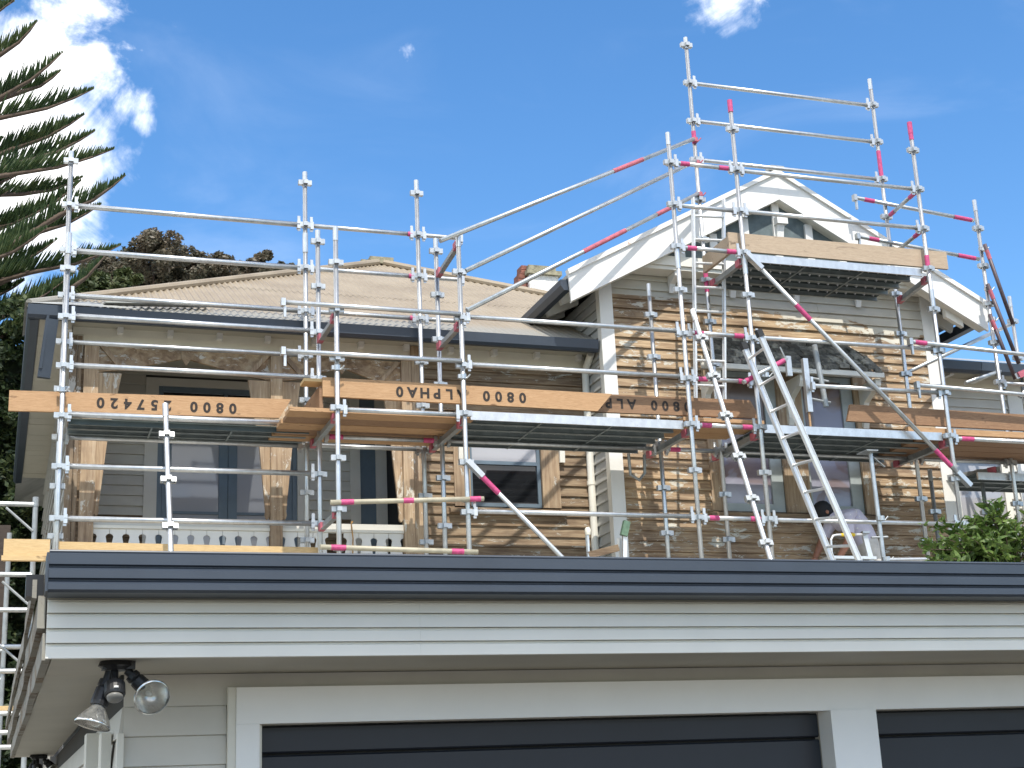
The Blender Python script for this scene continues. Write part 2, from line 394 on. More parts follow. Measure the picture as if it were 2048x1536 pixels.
_bc={}
def board_mesh(L, cover, axis, mat, tilt=.024, th=.033):
    key=(round(L,3),cover,axis,mat,tilt)
    if key in _bc: return _bc[key]
    # front is -Y (axis x) or -X (axis y); bottom proud, top tucked, underside lip
    pr=[(-th,0),(-th+.001,.012),(-th+tilt,cover-.004),(-.001,cover+.006),(0,cover+.006),(0,0)]
    V=[];n=len(pr);F=[]
    for e in (0,L):
        for (o,z) in pr: V.append((e,o,z) if axis=='x' else (o,e,z))
    F=[tuple(range(n)),tuple(reversed(range(n,2*n)))]+[(i,i+n,(i+1)%n+n,(i+1)%n) for i in range(n)]
    if axis=='x': F=[tuple(reversed(f)) for f in F]
    me=bpy.data.meshes.new('weatherboard'); me.from_pydata(V,[],F); me.materials.append(M[mat]); me.update()
    _bc[key]=me; return me
def boards(parent, a0, a1, z0, z1, pos, cover, mat, holes=(), axis='x', limit=None, jitter=.002):
    k=0
    while True:
        z=z0+k*cover; k+=1
        if z>z1-.03: break
        segs=[(a0,a1)]
        if limit: segs=[limit(z+cover)]
        for (h0,h1,hz0,hz1) in holes:
            if z+cover*.5>hz0 and z+cover*.5<hz1:
                ns=[]
                for s0,s1 in segs:
                    if h1<=s0 or h0>=s1: ns.append((s0,s1)); continue
                    if h0>s0: ns.append((s0,h0))
                    if h1<s1: ns.append((h1,s1))
                segs=ns
        for s0,s1 in segs:
            if s1-s0<.02: continue
            # long runs are pieced from two lengths
            cuts=[s0,s1]
            if s1-s0>3: cuts=[s0,s0+(s1-s0)*random.uniform(.3,.7),s1]
            for c0,c1 in zip(cuts,cuts[1:]):
                L=c1-c0-(.002 if c1<s1 else 0)
                off=random.uniform(-jitter,jitter)
                o=mk('weatherboard', board_mesh(L,cover,axis,mat), mat, parent, (c0,pos+off,z+random.uniform(-.0015,.0015)) if axis=='x' else (pos+off,c0,z))

# ================================================================== SETTING
g0,g1=-1.65,.40
V=[(-300,-300,g0),(300,-300,g0),(300,11.7,g0),(-300,11.7,g0),(-300,11.7,g1),(300,11.7,g1),(300,700,g1),(-300,700,g1)]
M['terrace']=plain('pale_terrace_concrete',(.42,.40,.35),.9,0,.2,1.2,.2)
tag(mk('ground',(V,[(0,1,2,3),(3,2,5,4),(4,5,6,7)],[0,1,1]),['ground','terrace']),None,None,None,'structure')

# ================================================================== HOUSE
CV=.1176
house=thing('house','old timber house with a gabled bay, verandah and scraped weatherboards','house',(5.5,17,g1))
YB,YV=14.85,15.35
def H(name,vf,mat,parent=house,**k): return mk(name,vf,mat,parent,**k)
# --- bay wall
BX0,BX1=6.36,10.80
def rl(x): return 5.70+ (x-5.84)*.5397 if x<8.6 else 5.70+(11.36-x)*.5397   # underside of roof along the gable
bw=H('bay_wall',join(box(BX0+.01,7.70,YB,YB+.12,g1,6.06),box(9.56,BX1-.01,YB,YB+.12,g1,6.06),box(7.70,9.56,YB,YB+.12,g1,3.2),box(7.70,9.56,YB,YB+.12,4.86,6.06),box(BX1-.13,BX1-.01,YB+.12,YB+4,g1,5.6)),'interior')
boards(bw,BX0+.15,BX1-.15,2.13,6.05,YB,CV,'bay_wood',[(7.58,9.72,3.13,4.98)])
bs=H('bay_side_wall',box(BX0+.02,BX0+.1,YB+.13,YB+3.2,g1,5.75),'interior')
boards(bs,YB+.07,YB+3.2,2.13,5.7,BX0+.02,CV,'side_wood',axis='y')
for x0,x1 in ((BX0-.01,BX0+.15),(BX1-.15,BX1+.01)):
    H('corner_board',box(x0,x1,YB-.035,YB-.001,2.0,rl((x0+x1)/2)-.02),'white')
H('corner_board',box(BX0-.012,BX0+.018,YB-.033,YB+.07,2.0,rl(BX0)-.03),'offwhite')
H('corner_board',box(BX1-.005,BX1+.012,YB-.033,YB+.09,2.0,rl(BX1)-.03),'offwhite')
# --- gable: stucco triangle with mullions, band and corbels
YJ=14.60
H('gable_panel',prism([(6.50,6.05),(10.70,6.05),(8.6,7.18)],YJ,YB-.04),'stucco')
H('gable_band',box(6.55,10.65,YJ-.045,YJ-.001,6.0,6.115),'offwhite')
H('gable_moulding',box(6.55,10.65,YJ-.02,YB-.04,5.955,5.998),'offwhite')
for x in (7.31,7.74,8.17,8.6,9.03,9.46,9.89):
    zt=rl(x)-.28
    if zt>6.2: H('mullion',box(x-.048,x+.048,YJ-.035,YJ-.001,6.117,zt),'white')
for x in (7.26,8.05,8.9,9.75):
    H('corbel',prism([(YJ-.0,5.953),(YB-.036,5.953),(YB-.036,5.78),(YB-.06,5.75),(YB-.09,5.85),(YJ+.0,5.90)],x-.035,x+.035,'x'),'white')
cb=H('corbel',join(box(8.56,8.70,YJ-.13,YJ-.037,6.62,6.71),prism([(YJ-.10,6.618),(YJ-.037,6.618),(YJ-.037,6.40),(YJ-.055,6.42),(YJ-.075,6.54)],8.575,8.665,'x')),'white')
# --- barge boards, cappings
YG=14.45
H('barge_board',prism([(5.84,5.765),(8.6,7.255),(8.6,6.915),(5.86,5.435)],YG,YG+.032),'white')
H('barge_board',prism([(8.602,7.255),(11.36,5.765),(11.33,5.435),(8.602,6.915)],YG+.001,YG+.032),'white')
def rustcap():
    t=NT('rust_flecked_capping'); n=t.noise(9,(1,1,1),6,.7); t.set(t.mix(t.step(n,.66,.72),(.74,.72,.67),(.35,.17,.08)),.6); return t.m
M['capping']=rustcap()
H('barge_capping',prism([(5.825,5.80),(8.6,7.30),(8.6,7.245),(5.84,5.745)],YG-.03,YG+.05),'capping')
H('barge_capping',prism([(8.602,7.30),(11.375,5.80),(11.36,5.745),(8.602,7.245)],YG-.03,YG+.05),'capping')
# --- gable roof: two slabs, soffits, eave gutters, rafter tails
def slab(x0,z0,x1,z1,y0,y1,th): return prism([(x0,z0),(x1,z1),(x1,z1-th),(x0,z0-th)],y0,y1)
gr=H('gable_roof',join(slab(5.86,5.78,8.6,7.27,YG+.034,22,.045),slab(8.6005,7.27,11.34,5.78,YG+.034,22,.045)),'roof_grey')
H('ridge_cap',join(tube((8.6,YG-.02,7.29),(8.6,22,7.29),.05,8),box(8.52,8.70,YG-.02,YG+.12,7.30,7.345)),'roof_grey',gr)
for i,(y0,y1) in enumerate(((YG+.036,YG+.09),(YG+.093,YJ-.002))):
    H('soffit_board',slab(5.90,5.475,8.6,6.935,y0,y1,.016),'offwhite',gr); H('soffit_board',slab(8.6005,6.935,11.30,5.475,y0,y1,.016),'offwhite',gr)
for y0,y1 in ((YJ+.02,14.72),(14.722,YB-.04)): H('soffit_board',slab(5.90,5.70,6.7,6.132,y0,y1,.016),'offwhite',gr); H('soffit_board',slab(10.5,6.132,11.30,5.70,y0,y1,.016),'offwhite',gr)
H('soffit_lining',join(slab(5.92,5.752,6.5,6.065,YB+.13,19,.02)),'interior',gr)
H('eave_gutter',prism([(5.76,5.70),(5.88,5.70),(5.88,5.585),(5.80,5.575),(5.76,5.63)],YG+.05,16.35),'navy',gr)
H('eave_gutter',prism([(11.32,5.70),(11.44,5.70),(11.44,5.63),(11.40,5.575),(11.32,5.585)],YG+.05,16.6),'navy',gr)
for y in (15.05,15.5,15.95):
    for sx in (1,-1):
        f=lambda x:8.6+(x-8.6)*sx
        P=[(f(5.93),5.73),(f(6.36),5.96),(f(6.36),5.78),(f(5.97),5.60)]
        H('rafter_tail',prism(P,y-.025,y+.025),'offwhite',gr)
H('purlin_end',prism([(11.05,5.72),(11.05,5.50),(10.81,5.62),(10.81,5.84)],YB-.3,YB-.24),'offwhite',gr)
# --- hood over bay window
hood=H('window_hood',prism([(YB-.44,4.80),(YB,5.27),(YB,5.24),(YB-.44,4.77)],7.60,9.60,'x'),'offwhite')
H('hood_fascia',box(7.52,9.72,YB-.475,YB-.445,4.735,4.795),'offwhite',hood)
for k in range(5):
    z=4.80+k*.092; y=YB-.475+k*.087; xa=7.50+.045*k; xb=9.73-.065*k if k>1 else 9.73-.05*k
    x=xa+ (k%2)*.05
    while x<xb-.03:
        wd=min(random.uniform(.09,.15),xb-x); dz=random.uniform(-.02,.02); dy=random.uniform(-.025,.008)
        P=[(y+dy,z+dz),(y+.17,z+.17),(y+.17,z+.185),(y+dy-.004,z+dz+random.uniform(.03,.048))]
        H('shingle',prism(P,x+.002,x+wd-.004,'x'),random.choice(('shingle','shingle','shingle2','shingle3')),hood); x+=wd
H('sunlit_board_strip',prism([(YB-.05,5.22),(YB-.024,5.30),(YB-.024,5.33),(YB-.055,5.24)],7.75,9.5,'x'),'pine_pale',hood)  # pale strip painting in the sunlight on bare boards above the hood
def scroll(x):
    P=[(YB-.42,4.735),(YB-.03,4.735),(YB-.03,4.25),(YB-.07,4.22),(YB-.10,4.30),(YB-.08,4.42),(YB-.14,4.52),(YB-.26,4.58),(YB-.33,4.62),(YB-.38,4.60),(YB-.42,4.66)]
    H('bracket',prism(P,x-.035,x+.035,'x'),'offwhite',hood)
for x in (7.58,8.66,9.66): scroll(x)
# --- bay window
bwin=H('bay_window',box(7.57,9.73,YB-.045,YB-.004,4.86,4.975),'offwhite')
for x0,x1,m in ((7.57,7.73,'trim_wood'),(8.52,8.84,'trim_wood'),(9.56,9.73,'trim_wood')): H('casing',box(x0,x1,YB-.04,YB-.003,3.19,4.858),m,bwin)
H('sill',prism([(YB-.10,3.12),(YB-.10,3.16),(YB-.003,3.195),(YB-.003,3.11)],7.52,9.78,'x'),'mid_wood',bwin)
for x0,x1 in ((7.73,8.52),(8.84,9.56)):
    zs=(3.20,4.856)
    H('sash_frame',join(box(x0+.002,x0+.045,YB+.0,YB+.05,*zs),box(x1-.15,x1-.002,YB+.005,YB+.05,*zs),box(x0+.046,x1-.151,YB+.005,YB+.05,3.20,3.29),box(x0+.046,x1-.151,YB+.005,YB+.05,4.79,4.856)),'frame_grey',bwin)
    H('pane',box(x0+.046,x1-.151,YB+.03,YB+.04,3.291,4.05),'glass_mask',bwin)
    H('pane',box(x0+.046,x1-.151,YB+.03,YB+.04,4.052,4.789),'paper',bwin)
# --- middle wall
mw=H('middle_wall',join(box(4.30,4.90,YV,YV+.1,g1,5.1),box(5.75,6.37,YV,YV+.1,g1,5.1),box(4.9,5.75,YV,YV+.1,g1,3.28),box(4.9,5.75,YV,YV+.1,4.22,5.1)),'interior')
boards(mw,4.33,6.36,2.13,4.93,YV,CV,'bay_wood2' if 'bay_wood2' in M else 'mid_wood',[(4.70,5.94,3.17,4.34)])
mwin=H('middle_window',box(4.70,5.94,YV-.05,YV-.003,4.21,4.33),'trim_wood')
for x0,x1 in ((4.70,4.885),(5.73,5.94)): H('casing',box(x0,x1,YV-.045,YV-.003,3.28,4.208),'trim_wood',mwin)
H('sill',prism([(YV-.1,3.20),(YV-.1,3.24),(YV-.003,3.275),(YV-.003,3.19)],4.63,6.0,'x'),'mid_wood',mwin)
H('sash_frame',join(box(4.887,4.925,YV+.005,YV+.05,3.29,4.2),box(5.69,5.728,YV+.005,YV+.05,3.29,4.2),box(4.926,5.689,YV+.005,YV+.05,3.77,3.81),box(4.926,5.689,YV+.005,YV+.05,3.29,3.33)),'frame_blue',mwin)
H('pane',box(4.926,5.689,YV+.03,YV+.036,3.331,3.769),'glass',mwin); H('pane',box(4.926,5.689,YV+.022,YV+.028,3.811,4.19),'glass_pale',mwin)
for x in (4.78,5.97): H('bracket',prism([(YV-.16,4.20),(YV-.05,4.20),(YV-.05,3.80),(YV-.08,3.80),(YV-.10,4.02),(YV-.16,4.1)],x-.03,x+.03,'x'),'offwhite',mwin)
# --- frieze, rafter blocks, soffit, gutter along the verandah front
H('frieze',box(.62,2.93,YV-.012,YV+.012,4.90,5.09),'cream'); H('frieze',box(2.932,6.34,YV-.012,YV+.012,4.935,5.09),'cream')
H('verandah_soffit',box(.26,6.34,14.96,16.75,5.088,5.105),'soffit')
x=.58
while x<6.3:
    H('rafter_block',box(x-.03,x+.03,15.25,15.337,5.02,5.086),'white'); x+=.515
gut=H('eave_gutter',prism([(14.86,5.145),(14.98,5.145),(14.98,5.02),(14.90,5.01),(14.87,5.04)],.16,6.33,'x'),'navy')
lg=H('eave_gutter',prism([(.155,5.145),(.275,5.145),(.275,5.02),(.19,5.01),(.16,5.04)],14.985,22.6),'navy')
for k in range(26):
    y=14.99+k*.28; H('soffit_board',box(.28,.598,y,y+.276,5.03+random.uniform(-.002,.002),5.046),'soffit')
H('loose_downpipe',join(bar((.40,14.93,5.01),(.345,15.02,4.42),.125,.11,(0,1,0)),bar((.36,14.90,5.06),(.31,14.97,4.5),.025,.06,(0,1,0))),'navy')
dp=H('downpipe',join(path([(6.30,YV-.30,5.03),(6.31,YV-.2,4.98),(6.315,YV-.07,4.9),(6.315,YV-.06,4.7),(6.31,YV-.06,2.0)],.042,12),tube((6.31,YV-.06,3.55),(6.31,YV-.06,3.60),.048,12)),'offwhite',smooth=False)
# --- verandah posts, frets, balustrade
def post(x0,x1,mat='post_wood',z0=2.0,z1=4.90,y0=YV-.07,y1=YV+.05): return H('post',box(x0,x1,y0,y1,z0,z1),mat)
post(.745,.89); post(2.675,2.80); post(4.12,4.235); post(4.24,4.325,'post_wood',2.0,5.08,YV-.06,YV+.04)
H('post',box(.60,.67,YV-.05,YV+.06,2.0,4.98),'grey_post'); H('post',box(.675,.72,YV-.04,YV+.05,2.0,4.98),'grey_post'); H('post',box(.722,.744,YV-.02,YV+.05,2.0,4.9),'mid_wood')
H('frieze_end',box(.60,.73,YV-.03,YV-.014,4.77,5.0),'soffit')
def opening(x0,x1,w0,zp):
    xm=(x0+x1)/2; y0,y1=YV-.02,YV+.02
    def br(xa,s):
        P=[(xa,4.60),(xa+s*w0,4.60),(xa+s*.110,3.87),(xa+s*.045,3.18),(xa+s*.05,3.135),(xa+s*.04,3.10),(xa+s*.02,3.09),(xa,3.12)]
        H('post_fret',prism(P,y0,y1),'post_wood')
    br(x0,1); br(x1,-1)
    H('valance',prism([(x0,4.898),(x1,4.898),(x1,4.605),(x1-w0,4.64),(xm,zp),(x0+w0,4.64),(x0,4.605)],y0,y1),'arch_wood')
    H('pendant',prism([(xm-.055,4.895),(xm+.055,4.895),(xm+.05,zp-.01),(xm,zp-.09),(xm-.05,zp-.01)],y0-.02,y0-.002),'arch_wood')
    for xa,s in ((x0,1),(x1,-1)): H('strut',prism([(xa,4.88),(xa+s*.05,4.895),(xa+s*.25,4.66),(xa+s*.20,4.65)],y0-.035,y0-.003),'post_wood')
opening(.892,2.673,.235,4.805); opening(2.802,4.118,.2,4.80)
def balus(x0,x1,skip=()):
    H('handrail',box(x0,x1,YV-.035,YV+.045,2.965,2.995),'offwhite'); H('rail_board',box(x0,x1,YV-.012,YV+.03,2.996,3.06),'greypaint')
    n=round((x1-x0)/.1655); p=(x1-x0)/n
    for i in range(n):
        if i in skip: continue
        a=x0+i*p+.002; b=a+p-.004; q=.036
        L=[(2.963,0),(2.915,0),(2.905,q*.7),(2.885,q),(2.80,q*.55),(2.74,q*.35),(2.70,q*.8),(2.66,q),(2.62,q*.4),(2.58,0),(2.35,0)]
        P=[(a+d,z) for z,d in L]+[(b-d,z) for z,d in reversed(L)]
        H('picket',prism(P,YV-.01,YV+.012),'white')
    H('bottom_rail',box(x0,x1,YV-.03,YV+.03,2.29,2.349),'offwhite')
balus(.893,2.672); balus(2.803,4.118,(3,))
# --- verandah floor, back wall, french doors
YW=16.75
H('verandah_floor',box(.60,6.36,15.2,YW,2.05,2.15),'greypaint')
vb=H('verandah_back_wall',join(box(.6,1.66,YW,YW+.1,g1,5.1),box(3.2,6.36,YW,YW+.1,g1,5.1),box(1.66,3.2,YW,YW+.1,4.9,5.1),box(1.66,3.2,YW,YW+.1,g1,2.15)),'interior')
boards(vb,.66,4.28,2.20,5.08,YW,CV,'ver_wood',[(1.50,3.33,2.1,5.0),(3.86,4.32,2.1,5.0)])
fd=H('french_door',join(box(1.50,1.645,YW-.035,YW-.002,2.16,4.99),box(3.235,3.33,YW-.035,YW-.002,2.16,4.99),box(1.647,3.233,YW-.035,YW-.002,4.90,4.99)),'greypaint')
H('door_frame',join(box(1.647,1.70,YW-.01,YW+.06,2.16,4.898),box(3.18,3.233,YW-.01,YW+.06,2.16,4.898),box(1.702,3.178,YW-.01,YW+.06,4.84,4.898),box(1.702,3.178,YW-.01,YW+.06,4.40,4.47),box(2.39,2.43,YW-.01,YW+.06,4.472,4.838)),'frame_blue',fd)
H('pane',box(1.702,2.388,YW+.03,YW+.036,4.472,4.838),'glass',fd); H('pane',box(2.432,3.178,YW+.03,YW+.036,4.472,4.838),'glass',fd)
for x0,x1,hx in ((1.704,2.439,2.40),(2.445,3.176,2.49)):
    dl=H('door_leaf',join(box(x0,x0+.1,YW+.0,YW+.045,2.17,4.398),box(x1-.1,x1,YW+.0,YW+.045,2.17,4.398),box(x0+.101,x1-.101,YW,YW+.045,4.29,4.398),box(x0+.101,x1-.101,YW,YW+.045,2.17,2.7),box(x0+.101,x1-.101,YW+.002,YW+.043,3.42,3.45)),'frame_blue',fd)
    H('pane',box(x0+.101,x1-.101,YW+.02,YW+.026,3.451,4.289),'glass_pale',fd); H('pane',box(x0+.101,x1-.101,YW+.02,YW+.026,2.701,3.419),'glass_pale',fd)
H('door_handle',join(box(2.385,2.415,YW-.006,YW-.001,3.08,3.26),path([(2.40,YW-.005,3.22),(2.40,YW-.05,3.22),(2.33,YW-.055,3.22)],.01,8)),'galv',fd)
sw=H('side_window',join(box(3.86,3.98,YW-.035,YW-.002,2.16,4.99),box(4.17,4.30,YW-.035,YW-.002,2.16,4.99)),'greypaint')
H('pane',box(3.981,4.169,YW-.01,YW+.0,2.16,4.9),'frame_blue',sw)
# cord hanging on the balustrade
H('cord',path([(3.55,YV-.05,3.08),(3.53,YV-.07,3.05),(3.55,YV-.06,2.9),(3.54,YV-.05,2.5),(3.56,YV-.05,2.3)],.008,6),'cord')
# --- left side wall
lw=H('left_side_wall',box(.62,.70,YV+.07,23,g1,5.04),'interior')
boards(lw,YV+.07,22.8,2.5,5.02,.62,.2,'side_wood',axis='y')
# --- main pyramid roof of corrugated sheets
APX=(5.07,19.85,7.81)
def corr(x0,x1,yA,yB_,sub=5,pitch=.0762):
    """front slope: z = 5.15 + .5418*(y-14.93); sheet between y-limits, clipped by hips"""
    n=max(2,int(round((x1-x0)/pitch*sub))); V=[];F=[]
    for i in range(n+1):
        x=x0+(x1-x0)*i/n; yt=14.93+min(x-.17, 9.97-x); b=max(14.93,yA); t=min(yt,yB_)
        if t<b+.01: t=b+.01
        h=.012*math.cos(2*math.pi*x/pitch)
        for y in (b,t): V.append((x,y,5.15+.5418*(y-14.93)+h+(.004 if yA>14.95 else 0)))
    for i in range(n): F.append((2*i,2*i+2,2*i+3,2*i+1))
    return V,F
rf=H('main_roof',([(.2,14.95,5.12),(9.94,14.95,5.12),APX[:2]+(7.76,),(.2,24.7,5.12),(9.94,24.7,5.12)],[(0,1,2),(3,0,2),(1,4,2),(4,3,2)]),'roof_grey')
x=.19
while x<9.9:
    x1=min(x+.762,9.95)
    for (ya,yb) in ((14.93,16.9),(16.86,20)):
        if min(max(x1-.17,0),9.97-x if x>5.07 else 99)+14.93>ya+.02: H('roof_sheet',corr(x,x1,ya,yb),'roof',rf)
    x=x1
H('hip_cap',path([(.17,14.93,5.17),(5.07,19.83,7.85)],.045,8),'roof',rf); H('hip_cap',path([(9.97,14.93,5.17),(5.07,19.83,7.85)],.045,8),'roof',rf)
H('roof_finial',join(box(4.9,5.25,19.75,19.95,7.80,7.90),box(4.78,5.0,19.8,19.95,7.76,7.86)),'capstone',rf)
H('roof_lap',join(bar((.9,15.02,5.25),(2.0,15.30,5.40),.12,.012)),'roof_grey',rf)
H('corner_flashing',([(.13,14.86,5.155),(1.3,14.86,5.16),(.75,15.15,5.30),(.13,16.0,5.16)],[(0,1,2,3)]),'roof_grey',rf)
# --- chimney
ch=H('chimney',join(box(6.90,7.34,18.55,19.0,5.5,7.33)),'plaster')
H('chimney_cap',join(box(6.86,7.38,18.50,19.05,7.332,7.395)),'capstone',ch)
H('chimney_cap',join(box(6.89,7.30,18.53,19.02,7.397,7.47)),'capstone',ch)
for k in range(7):
    for j in range(2):
        z=7.02+k*.068; xx=6.66+.026*k+j*.1+ (k%2)*.02
        H('brick',box(xx,xx+.096,18.62,18.82,z,z+.06),'brick',ch)
# --- right wing
rw=H('right_wing_wall',box(BX1+.02,16,YV,YV+.1,g1,5.1),'interior')
boards(rw,BX1+.02,12.14,2.13,4.95,YV,CV,'side_wood2' if 'side_wood2' in M else 'greypaint',[(11.15,12.0,2.9,4.1)])
H('frieze',box(BX1+.02,12.1,YV-.03,YV-.024,4.955,5.09),'cream')
H('corner_board',box(12.15,12.42,YV-.04,YV-.002,2,5.08),'white')
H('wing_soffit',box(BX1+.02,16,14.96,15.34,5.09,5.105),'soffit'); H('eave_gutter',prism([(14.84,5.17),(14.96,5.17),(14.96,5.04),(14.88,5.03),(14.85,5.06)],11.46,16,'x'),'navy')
H('eave_gutter',prism([(14.84,5.17),(14.96,5.17),(14.96,5.04),(14.88,5.03),(14.85,5.06)],BX1+.02,11.455,'x'),'navy')
H('wing_roof',([(BX1+.02,14.86,5.18),(16,14.86,5.18),(16,18,6.3),(BX1+.02,18,6.3)],[(0,1,2,3)]),'roof_grey')
for x in (11.1,11.62): H('rafter_block',box(x-.03,x+.03,14.965,15.31,5.02,5.088),'white')
ww=H('wing_window',join(box(11.15,11.24,YV-.04,YV-.002,2.9,4.1),box(11.91,12.0,YV-.04,YV-.002,2.9,4.1),box(11.241,11.909,YV-.04,YV-.002,4.0,4.1)),'offwhite')
H('pane',box(11.241,11.909,YV-.012,YV-.004,2.9,3.999),'glass_pale',ww)
ww2=H('wing_window',join(box(12.43,12.5,YV-.04,YV-.002,3.4,4.95),box(12.501,14,YV-.04,YV-.002,4.85,4.95)),'white')
H('pane',box(12.501,13.6,YV-.012,YV-.004,3.4,4.849),'glass_pale',ww2)
H('wing_wall_lining',box(12.425,16,YV-.024,YV-.015,2,3.39),'white')
# ================================================================== GARAGE
GY=5.0; GW=5.57; GX0,GX1=.158,9.5; GB=11.3; ZS=.542
gar=thing('garage','pale grey weatherboard garage with dark doors in front of the house','garage',(2,6,g0))
def G(name,vf,mat,parent=gar,**k): return mk(name,vf,mat,parent,**k)
# gutter with two pressed ribs
gp=[(4.865,.862),(4.855,.858),(4.855,.823),(4.868,.819),(4.868,.816),(4.852,.804),(4.852,.779),(4.866,.775),(4.866,.772),(4.850,.760),(4.850,.742),(4.862,.734),(4.985,.734),(4.985,.85),(4.978,.85),(4.978,.742),(4.870,.742),(4.870,.862)]
ggut=G('gutter',prism(gp,GX0-.005,GX1,'x'),'navy'); 
G('gutter_bead',tube((GX0-.005,4.862,.864),(GX1,4.862,.864),.0055,8),'navy',ggut)
G('stop_end',prism([(4.857,.86),(4.98,.86),(4.98,.738),(4.857,.738)],GX0-.012,GX0-.0055,'x'),'navy',ggut)
G('gutter_joint',join(*[box(4.02,4.026,y-.0015,y+.001,z0,z1) for y,z0,z1 in ((4.855,.822,.858),(4.852,.778,.808),(4.850,.742,.762))]),'roof_grey',ggut)
G('overflow_spout',box(.09,.145,5.02,5.12,.745,.815),'black')
# fascia: grooved boards, two lengths meeting at a joint
zf=[.732,.687,.638,.591,ZS]
for k in range(4):
    z1,z0=zf[k],zf[k+1]
    for x0,x1 in ((GX0,1.3888),(1.3892,GX1)):
        dz=-.004*(x0<1) if k else 0
        pr_=[(GY-.016,z0+.001),(GY-.016,z1-.011),(GY+.002,z1-.008),(GY+.002,z1-.0005),(GY+.012,z1-.0005),(GY+.012,z0+.001)]
        G('fascia_board',prism([(a,b) for a,b in pr_],x0,x1,'x'),'fascia')
G('fascia_top',box(GX0,GX1,GY-.005,GY+.01,.733,.85),'soffit')
# soffit sheets
sx=[GX0+.02,2.6,5.0,7.4,GX1]
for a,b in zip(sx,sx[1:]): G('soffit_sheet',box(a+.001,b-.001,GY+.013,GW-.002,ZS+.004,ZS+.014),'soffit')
ys=[GW,7.5,9.4,GB]
for a,b in zip(ys,ys[1:]): G('soffit_sheet',box(GX0+.02,.438,a+.001,b-.001,ZS+.004,ZS+.014),'soffit')
# weathered boards along the left eave
M['weathered']=stripped_wood('rotting_eave_timber',lambda t,x,z,n: t.step(n,.42,.5),(.27,.255,.215),.45,'y',1.3)
def wob(x0,x1,z0,z1,n=14,seed=1):
    rnd=random.Random(seed); V=[];F=[]
    for i in range(n+1):
        y=GY+.014+(GB-GY)*i/n; a=rnd.uniform(-.004,.004); b=rnd.uniform(-.005,.005)
        V+=[(x0+a,y,z0+b),(x1+a,y,z0+b*.5),(x1+a,y,z1+a),(x0+a,y,z1+a)]
    for i in range(n):
        for j in range(4): F.append((4*i+j,4*i+(j+1)%4,4*i+4+(j+1)%4,4*i+4+j))
    F+= [(3,2,1,0),(4*n,4*n+1,4*n+2,4*n+3)]
    return V,F
G('eave_board',wob(.150,.176,ZS-.002,.628,seed=3),'weathered'); G('eave_board',wob(.128,.152,.640,.745,seed=5),'weathered'); G('eave_board',wob(.112,.126,.735,.80,seed=8),'weathered')
# walls and boards
gw=G('garage_wall',join(box(.455,.83,GW,GW+.1,g0,ZS),box(.83,GX1,GW,GW+.1,.46,ZS),box(.455,.55,GW+.1,GB,g0,ZS)),'interior')
gb=.1035; z=.432+gb
k=0
for k in range(-1,19):
    zz=.432-k*gb-gb
    if k==-1: mk('weatherboard',join(box(.45,GX1,GW-.012,GW-.001,.4325,ZS+.002)),'greypaint',gw); continue
    me=board_mesh(.812-.452,gb,'x','greypaint',.010,.02); mk('weatherboard',me,'greypaint',gw,(.452,GW,zz))
    me=board_mesh(GB-GW-.1,gb,'y','greypaint',.010,.02); mk('weatherboard',me,'greypaint',gw,(.455,GW+.0,zz))
G('corner_stop',join(box(.43,.452,GW-.03,GW+.02,g0,.34)),'offwhite')
G('side_trim',join(box(.395,.43,GW+.25,GW+.4,g0,.36),box(.38,.43,GW+.9,GW+1.05,g0,.40)),'offwhite')
# door surround
G('door_head',box(.842,GX1,GW-.055,GW-.021,.3600,.4905),'freshwhite'); G('door_jamb',box(.842,.926,GW-.054,GW-.021,g0,.3595),'freshwhite'); G('door_architrave',box(.813,.8415,GW-.045,GW-.015,g0,.492),'offwhite')
G('pillar',box(3.272,3.487,GW-.068,GW+.036,g0,.3595),'freshwhite')
G('door_reveal',box(.926,3.271,GW-.02,GW+.2,.36,.46),'offwhite'); G('door_reveal',box(3.488,GX1,GW-.02,GW+.2,.36,.46),'offwhite'); G('door_reveal',box(.9255,.94,GW-.02,GW+.2,g0,.359),'offwhite')
for a,b in ((.941,3.271),(3.488,6.2)):
    d=G('garage_door',box(a,b,GW+.075,GW+.08,g0,.355),'interior')
    z=.358; k=0
    hs=[.105,.16]+[.16]*12
    for h in hs:
        if z-h<g0: break
        P=[(GW+.048,z-h+.006),(GW+.04,z-h+.012),(GW+.04,z-.008),(GW+.048,z-.002),(GW+.072,z-.002),(GW+.072,z-h+.006)]
        mk('door_panel',prism(P,a+.002,b-.002,'x'),'navy_door',d); z-=h
# roof
G('roof',([(GX0,GY,.852),(GX1,GY,.852),(GX1,GB,.852),(GX0,GB,.852),(GX0+2.5,8.1,1.06),(GX1-2.5,8.1,1.06)],[(0,1,5,4),(1,2,5),(2,3,4,5),(3,0,4)]),'roof_grey')
G('rear_wall',box(.5,GX1,GB-.1,GB-.01,g0,.8),'greypaint')
